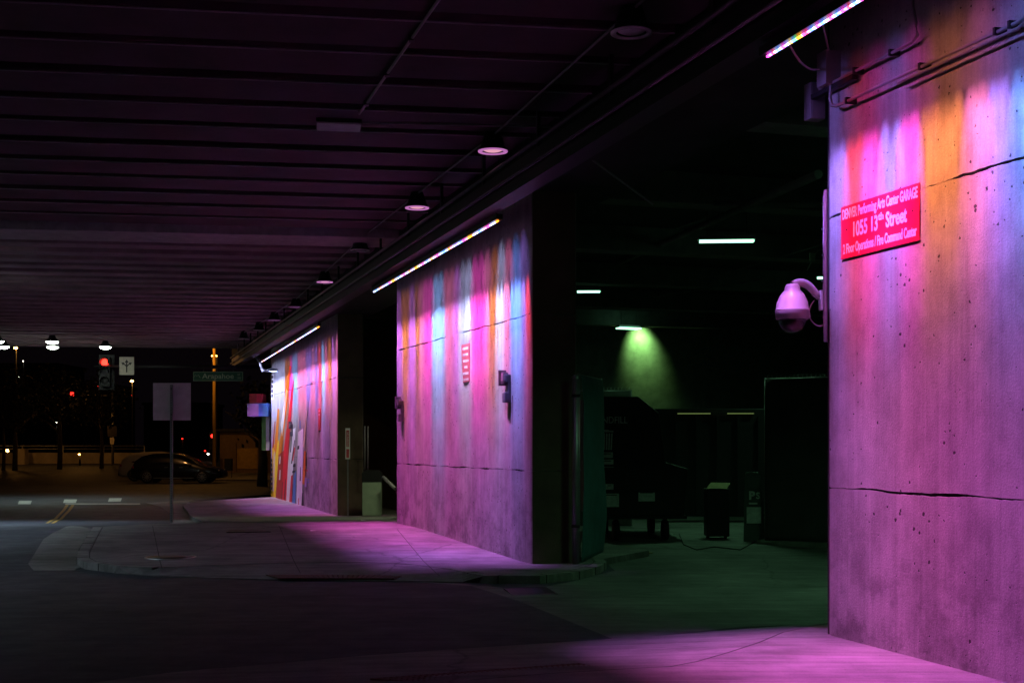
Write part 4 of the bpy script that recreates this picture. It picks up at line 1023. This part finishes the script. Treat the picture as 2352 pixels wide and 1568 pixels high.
# ------------------------------------------------------------------ street beyond
def cyl_y(r, w, n=22): return MB().lathe([(0, -w/2), (r*.94, -w/2), (r, -w/2+.03), (r, w/2-.03), (r*.94, w/2), (0, w/2)], n=n)
def car(label, x_rear, Y, L, H, paint, group, glassfull=True):
    z0 = walk_z(Y)-KERB
    t = thing('parked_car', label, 'car', (x_rear, Y, z0), 0, group)
    hw = .95
    # stations: (x/L, z_sill, z_belt, z_roof, half width belt, half width roof)
    S = [(0.0, .42, .75, .80, .72, .66), (.015, .30, .85, .92, .84, .72), (.05, .26, 1.0, 1.26, .92, .74), (.12, .24, 1.03, 1.50, .95, .72), (.22, .22, 1.02, 1.62, .97, .68), (.34, .22, 1.0, 1.65, .97, .66), (.46, .22, .98, 1.66, .97, .66), (.56, .22, .97, 1.58, .97, .67), (.66, .22, .96, 1.36, .97, .70), (.73, .22, .96, 1.12, .96, .74), (.78, .23, .94, 1.0, .95, .76), (.88, .24, .86, .90, .93, .74), (.95, .26, .76, .79, .88, .70), (.985, .30, .66, .68, .80, .62), (1.0, .38, .56, .58, .66, .5)]
    bm = bmesh.new(); rows = []
    for (u, zs, zb_, zr_, wb, wr) in S:
        k = H/1.66; zs, zb_, zr_ = zs, zb_*k, zr_*k; x = u*L
        half = [(wb*.9, zs), (wb, zs+.12), (wb*1.0, (zs+zb_)/2+.05), (wb*.965, zb_), ((wb+wr)/2, zb_+(zr_-zb_)*.55), (wr, zr_-.03*k), (wr*.6, zr_+.0), (0, zr_+.01)]
        ring = half+[(-a, b) for a, b in half[-2::-1]]
        rows.append([bm.verts.new((x, a, b)) for a, b in ring])
    for q, w in zip(rows, rows[1:]):
        n = len(q)
        for i in range(n): bm.faces.new((q[i], q[(i+1) % n], w[(i+1) % n], w[i])).smooth = True
    bm.faces.new(rows[0]); bm.faces.new(rows[-1][::-1]); bmesh.ops.recalc_face_normals(bm, faces=bm.faces)
    me = bpy.data.meshes.new('body'); bm.to_mesh(me); bm.free(); me.materials.append(M[paint]); body_ = link(bpy.data.objects.new('body', me), t)
    k = H/1.66
    # side glass on camera side and far side
    for s in (-1, 1):
        def gp(u, v):
            # interpolate belt/roof
            for a, b in zip(S, S[1:]):
                if a[0] <= u <= b[0]:
                    f = (u-a[0])/(b[0]-a[0]); zb_ = (a[2]+(b[2]-a[2])*f)*k; zr_ = (a[3]+(b[3]-a[3])*f)*k; wb = a[4]+(b[4]-a[4])*f; wr = a[5]+(b[5]-a[5])*f
                    break
            wid = (wb*.965)*(1-v)+wr*v+.012; return (u*L, s*wid*1.005, zb_+(zr_-.04-zb_)*v)
        for (u0, u1, u2, u3) in ((.16, .30, .30, .24), (.31, .47, .47, .31), (.48, .66, .60, .48)):
            MB().quad(gp(u0, .06), gp(u1, .06), gp(u2, .86), gp(u3, .86)).build('side_window', M['carglass'], body_)
        for xc in (.19, .79):
            w = cyl_y(.35, .24).build('wheel', M['rubber'], t, M=Matrix.Translation((xc*L, s*(hw-.10), .35))@RX)
            rim = MB()
            for q in range(10):
                a = q*math.pi/5; rim.box(.05, .24, -.02, .02, -.012, .012, Matrix.Rotation(a, 4, 'Z'))
            rim.lathe([(.225, -.012), (.25, -.012), (.25, .012), (.225, .012)], n=24); rim.lathe([(.0, .014), (.06, .012), (.06, -.01)], n=14)
            rim.build('rim', M['rim'], w, M=Matrix.Translation((xc*L, s*(hw+.025), .35))@RX)
            ar = MB(); pr = [(.40*math.cos(R(a)), .40*math.sin(R(a))) for a in range(0, 181, 15)]
            for (a, b), (c, d) in zip(pr, pr[1:]): ar.quad((xc*L+a, s*(hw+.012), .34+b), (xc*L+c, s*(hw+.012), .34+d), (xc*L+c*.86, s*(hw+.016), .34+d*.86), (xc*L+a*.86, s*(hw+.016), .34+b*.86))
            ar.build('wheel_arch', M['blackpl'], t)
        for u in (.40, .56): MB().cbox((u*L, s*(hw+.03), .88*k), (.18, .02, .025)).build('door_handle', M['rim'], t)
        MB().cbox((.66*L, s*(hw+.08), 1.0*k), (.14, .18, .13)).build('mirror', M[paint], t, bevel=.03)
        MB().cbox((.035*L, s*.74, .88*k), (.1, .3, .12)).build('tail_lamp', M['taillamp'], t, bevel=.02)
        MB().cbox((.955*L, s*.70, .70*k), (.16, .26, .10)).build('headlamp', M['headlamp'], t, bevel=.03)
        MB().box(.26*L, .70*L, s*(hw+.005)-.012, s*(hw+.005)+.012, .27, .31).build('sill_trim', M['rim'], t)
    MB().box(.0, .1, -.8, .8, .32, .45).build('bumper', M['blackpl'], t, bevel=.03)
    return t
car('black parked car nearest the street opening, behind the blank sign post', Xx(309, 72), 72, 5.0, 1.64, 'carblack', 'cars standing on the street')
car('pale car almost hidden behind the black one, only its rear showing', Xx(281, 76), 76, 5.0, 1.70, 'carwhite', 'cars standing on the street')
# low wall with railing
Yw = 100; zw = walk_z(Yw)
t = thing('low_wall', 'low pale wall with a two-bar railing beyond the street', 'wall', (-75, Yw, zw))
x1 = Xx(330, Yw)+75
MB().box(0, x1, 0, .4, -.1, .73).build('wall', M['lowwall'], t)
for z in (1.02, 1.25): MB().tube([(0, .2, z), (x1, .2, z)], .04, 6).build('rail', M['steel'], t)
for k in range(16): MB().box(k*x1/15-.04, k*x1/15+.04, .16, .24, .73, 1.25).build('rail_post', M['steel'], t)
# wide pale pillar
o = MB().box(Xx(38, 99), Xx(61, 99), 98.6, 99.4, zw-.2, Zy(1030, 99)).build('wall_pillar', M['lowwall']); tag(o, 'pale square pillar in front of the low wall at far left', 'pillar')
# trees
def tree(label, px, Y, h, r, seed, crown=True):
    rnd = random.Random(seed); z = walk_z(Y)
    t = thing('street_tree', label, 'tree', (Xx(px, Y), Y, z), 0, 'dark street trees beyond the road')
    mb = MB(); mb.tube([(0, 0, -.1), (.05, 0, h*.25), (-.03, 0, h*.5), (.05, 0, h*.8)], [r, r*.8, r*.6, r*.25], 8)
    for k in range(7):
        a = rnd.uniform(0, 6.28); z0 = h*rnd.uniform(.35, .6); l = h*rnd.uniform(.2, .38)
        mb.tube([(0, 0, z0), (math.cos(a)*l*.5, math.sin(a)*l*.5, z0+l*.45), (math.cos(a)*l, math.sin(a)*l, z0+l*.75)], [r*.4, r*.25, r*.08], 5)
    mb.build('trunk', M['bark'], t)
    bm = bmesh.new()
    for k in range(900):
        cl = k % 14; a = cl*2.4; rr = h*.22*(.3+.7*((cl*37 % 11)/10)); c = Vector((math.cos(a)*rr, math.sin(a)*rr, h*(.55+.4*((cl*53 % 13)/12))))
        p = c+Vector((rnd.gauss(0, h*.07), rnd.gauss(0, h*.07), rnd.gauss(0, h*.055))); s_ = rnd.uniform(.08, .18)
        d1 = Vector((rnd.uniform(-1, 1), rnd.uniform(-1, 1), rnd.uniform(-1, 1))).normalized()*s_; d2 = d1.cross(Vector((rnd.uniform(-1, 1), rnd.uniform(-1, 1), rnd.uniform(-1, 1)))).normalized()*s_*.7
        bm.faces.new([bm.verts.new(p+d1), bm.verts.new(p+d2), bm.verts.new(p-d1), bm.verts.new(p-d2)])
    me = bpy.data.meshes.new('crown'); bm.to_mesh(me); bm.free(); me.materials.append(M['leaf']); link(bpy.data.objects.new('crown', me), t)
for k, (px, Y, h, r, lb) in enumerate(((8, 92, 6, .14, 'dark tree trunk at the very left edge, before the low wall'), (34, 92, 7, .2, 'thick dark tree just left of the pale pillar'), (137, 93, 7, .2, 'dark tree in front of the low wall, between pillar and signal pole'), (233, 94, 6.5, .16, 'slim dark tree just left of the parked cars'), (602, 66, 5.0, .28, 'dark tree beside the mural pier, hiding the ochre doorway edge'))):
    tree(lb, px, Y, h, r, k+3)
# second signal pole
Y2 = 97
t = thing('signal_mast', 'thin distant signal pole with a side arm, left of the cars', 'signal mast', (Xx(259, Y2), Y2, walk_z(Y2)))
zt = Zy(880, Y2)-walk_z(Y2); za = Zy(908, Y2)-walk_z(Y2)
MB().tube([(0, 0, 0), (0, 0, zt)], [.1, .07], 10).build('pole', M['steel'], t); MB().tube([(0, 0, za), (Xx(160, Y2)-Xx(259, Y2), 0, za+.1)], [.06, .04], 8).build('arm', M['steel'], t)
MB().cbox((0, -.12, Zy(1012, Y2)-walk_z(Y2)), (.3, .1, .5)).build('notice', M['aged_white'], t); MB().cbox((0, -.12, Zy(990, Y2)-walk_z(Y2)), (.7, .08, .8)).build('cabinet', M['dsteel'], t)
signal_head('red traffic light on the distant thin mast arm', 166, 904, Y2-.4, 1.1, 'e_red')
signal_head('small red traffic light beside the yellow pole', 488, 1001, 86, .8, 'e_red')
signal_head('tiny red light low at the far left behind the trees', 17, 1034, 105, .9, 'e_sod')
# yellow lit pole (lamp head assumed, hidden by the bridge edge)
Yp = 82; zp = walk_z(Yp)
t = thing('street_lamp', 'tall yellow-lit street lamp pole right of the cars', 'street lamp', (Xx(492, Yp), Yp, zp))
MB().tube([(0, 0, 0), (0, 0, 9.2)], [.12, .08], 12).build('pole', M['ylwpole'], t)
MB().tube([(0, 0, 9.1), (-.6, -.2, 9.5), (-1.6, -.6, 9.55)], .04, 8).build('arm', M['ylwpole'], t); MB().cbox((-1.8, -.66, 9.52), (.5, .25, .12)).build('lamp_head', M['dsteel'], t); MB().cbox((-1.8, -.66, 9.45), (.34, .2, .03)).build('lens', M['e_sod'], t)
def point(x, y, z, e, c, r=.15, spot_=None):
    ld = bpy.data.lights.new('street_light', 'SPOT' if spot_ else 'POINT'); ld.energy = e; ld.color = c; ld.shadow_soft_size = r
    if spot_: ld.spot_size = R(spot_); ld.spot_blend = .6
    o = bpy.data.objects.new('street_light', ld); COL.objects.link(o); o.location = (x, y, z); return o
SOD = (1, .42, .08)
point(Xx(492, Yp)-.75, Yp-2.2, zp+9.3, 380, SOD)
# distant lamps
def far_lamp(label, px, py, Y, mt, r, base=True):
    p = at(px, py, Y); t = thing('distant_lamp', label, 'street lamp', (p.x, p.y, walk_z(Y)), 0, 'distant lamps seen through the street opening')
    h = p.z-walk_z(Y)
    if base: MB().tube([(0, .15, 0), (0, .15, h+.1)], [.08, .05], 6).build('pole', M['dsteel'], t)
    r *= .6
    MB().lathe([(0, r*.6), (r*.8, r*.4), (r, 0), (r*.8, -r*.4), (0, -r*.6)], (0, 0, h), 12).build('lamp_globe', M[mt], t)
    return t
fl = [(303, 875, 130, 'e_sod', .28, 'distant orange street lamp just right of the arrow sign'), (36, 799, 110, 'e_sod', .26, 'orange lamp at the bridge edge, far left'), (487, 817, 100, 'e_sod', .09, 'tiny yellow lamp left of the yellow pole top'), (497, 817, 100, 'e_sod', .09, 'tiny yellow lamp right of the yellow pole top'),
      (53, 829, 160, 'e_white', .13, 'faint white lamp high at far left'), (44, 865, 160, 'e_white', .13, 'faint white lamp below the first at far left'), (129, 970, 140, 'e_white', .15, 'lone white dot lamp above the railing'), (182, 1043, 96, 'e_sod', .13, 'warm lamp low on the pale wall'),
      (478, 1042, 110, 'e_white', .16, 'small white lamp low beside the yellow pole'), (419, 1007, 120, 'e_red', .12, 'small red lamp right of the blank sign'), (471, 1035, 112, 'e_red', .13, 'small red lamp left of the yellow pole'), (213, 886, 200, 'e_reddim', .2, 'left one of two tiny red beacons'), (226, 886, 200, 'e_reddim', .2, 'right one of two tiny red beacons'), (303, 908, 200, 'e_reddim', .22, 'single tiny red beacon below the orange lamp'), (423, 1045, 90, 'e_sod', .08, 'tiny amber glint above the car roof')]
for px, py, Y, mt, r, lb in fl: far_lamp(lb, px, py, Y, mt, r)
point(Xx(303, 130), 120, Zy(875, 130), 250, SOD); point(Xx(60, 100), 95.5, 3.4, 90, SOD, .1); point(Xx(230, 100), 95.5, 3.4, 70, SOD, .1); point(Xx(250, 62), 64, 7.0, 190, (1, .45, .14)); point(Xx(560, 78), 76, 5.5, 55, SOD)  # first belongs to the orange lamp; the rest are added, no lamp seen
# kiosk building with an ochre door
Yk = 88; zk = walk_z(Yk)
t = thing('kiosk_building', 'small brown building with an ochre door, behind the yellow pole', 'building', (Xx(505, Yk), Yk, zk-.3))
w = Xx(640, Yk)-Xx(505, Yk); h = Zy(990, Yk)-zk+.3
MB().box(0, w, 0, 3, 0, h).build('wall', M['plaster'], t); MB().box(-.2, w+.2, -.3, 3.2, h, h+.15).build('roof', M['dsteel'], t)
MB().box(Xx(545, Yk)-Xx(505, Yk), Xx(592, Yk)-Xx(505, Yk), -.04, 0, .55, Zy(1029, Yk)-zk+.3).build('door', M['door'], t)
MB().box(Xx(537, Yk)-Xx(505, Yk), Xx(543, Yk)-Xx(505, Yk), -.12, 0, 0, Zy(1015, Yk)-zk+.3).build('door_post', M['plaster'], t)
t = thing('newspaper_box', 'dark newspaper box on legs on the far pavement', 'newspaper box', (Xx(515, 80), 80, walk_z(80)-.1))
MB().box(0, .45, 0, .4, .5, 1.25).build('box', M['black'], t, bevel=.02)
for x in (.03, .42): MB().box(x-.02, x+.02, .1, .14, 0, .5).build('leg', M['black'], t)
o = drape([(Xx(500, 78), 76), (Xx(660, 78), 76), (Xx(660, 90), 92), (Xx(500, 90), 92)], 'far_pavement', M['walk'], -.02, thick=.2)
# dark blocks on the skyline
for k, (a, b, top, Y, lb) in enumerate(((-150, 130, 840, 230, 'dark tower block on the far left skyline'), (190, 250, 888, 215, 'dark block carrying the two tiny red beacons'), (330, 470, 930, 240, 'low dark block behind the blank sign'))):
    x0, x1_ = Xx(a, Y), Xx(b, Y); h = Zy(top, Y)
    t = thing('office_block', lb, 'building', (x0, Y, 0)); MB().box(0, x1_-x0, 0, 15, 0, h).build('facade', M['tower'], t); MB().box(-.3, x1_-x0+.3, -.3, 15.3, h, h+.5).build('roof', M['tower'], t)
    nfl = int(h/3.5)
    win = None
    for f in range(nfl):
        for c in range(int((x1_-x0)/4)):
            if win is None: win = MB().box(0, 2.4, -.06, 0, 0, 1.8).build('window', M['carglass'], t)
            else:
                o = win.copy(); COL.objects.link(o); o.parent = t; win2 = o
                o.location = (1+c*4, 0, 1.2+f*3.5)
    if win: win.location = (1, 0, 1.2)
# litter and small bits on the pavement
for k, (px, py) in enumerate(((720, 1219), (835, 1195), (1085, 1243))):
    p = W(px, py); o = MB().quad((-.05, -.03, .004), (.06, -.02, .012), (.05, .05, .006), (-.06, .03, .014)).build('paper_scrap', M['white']); o.location = (p.x, p.y, p.z)
    sm = o.modifiers.new('s', 'SOLIDIFY'); sm.thickness = .002
    tag(o, ['pale paper scrap on the island pavement', 'tiny paper scrap by the recess', 'tiny paper scrap at the foot of the middle pier'][k], 'litter')
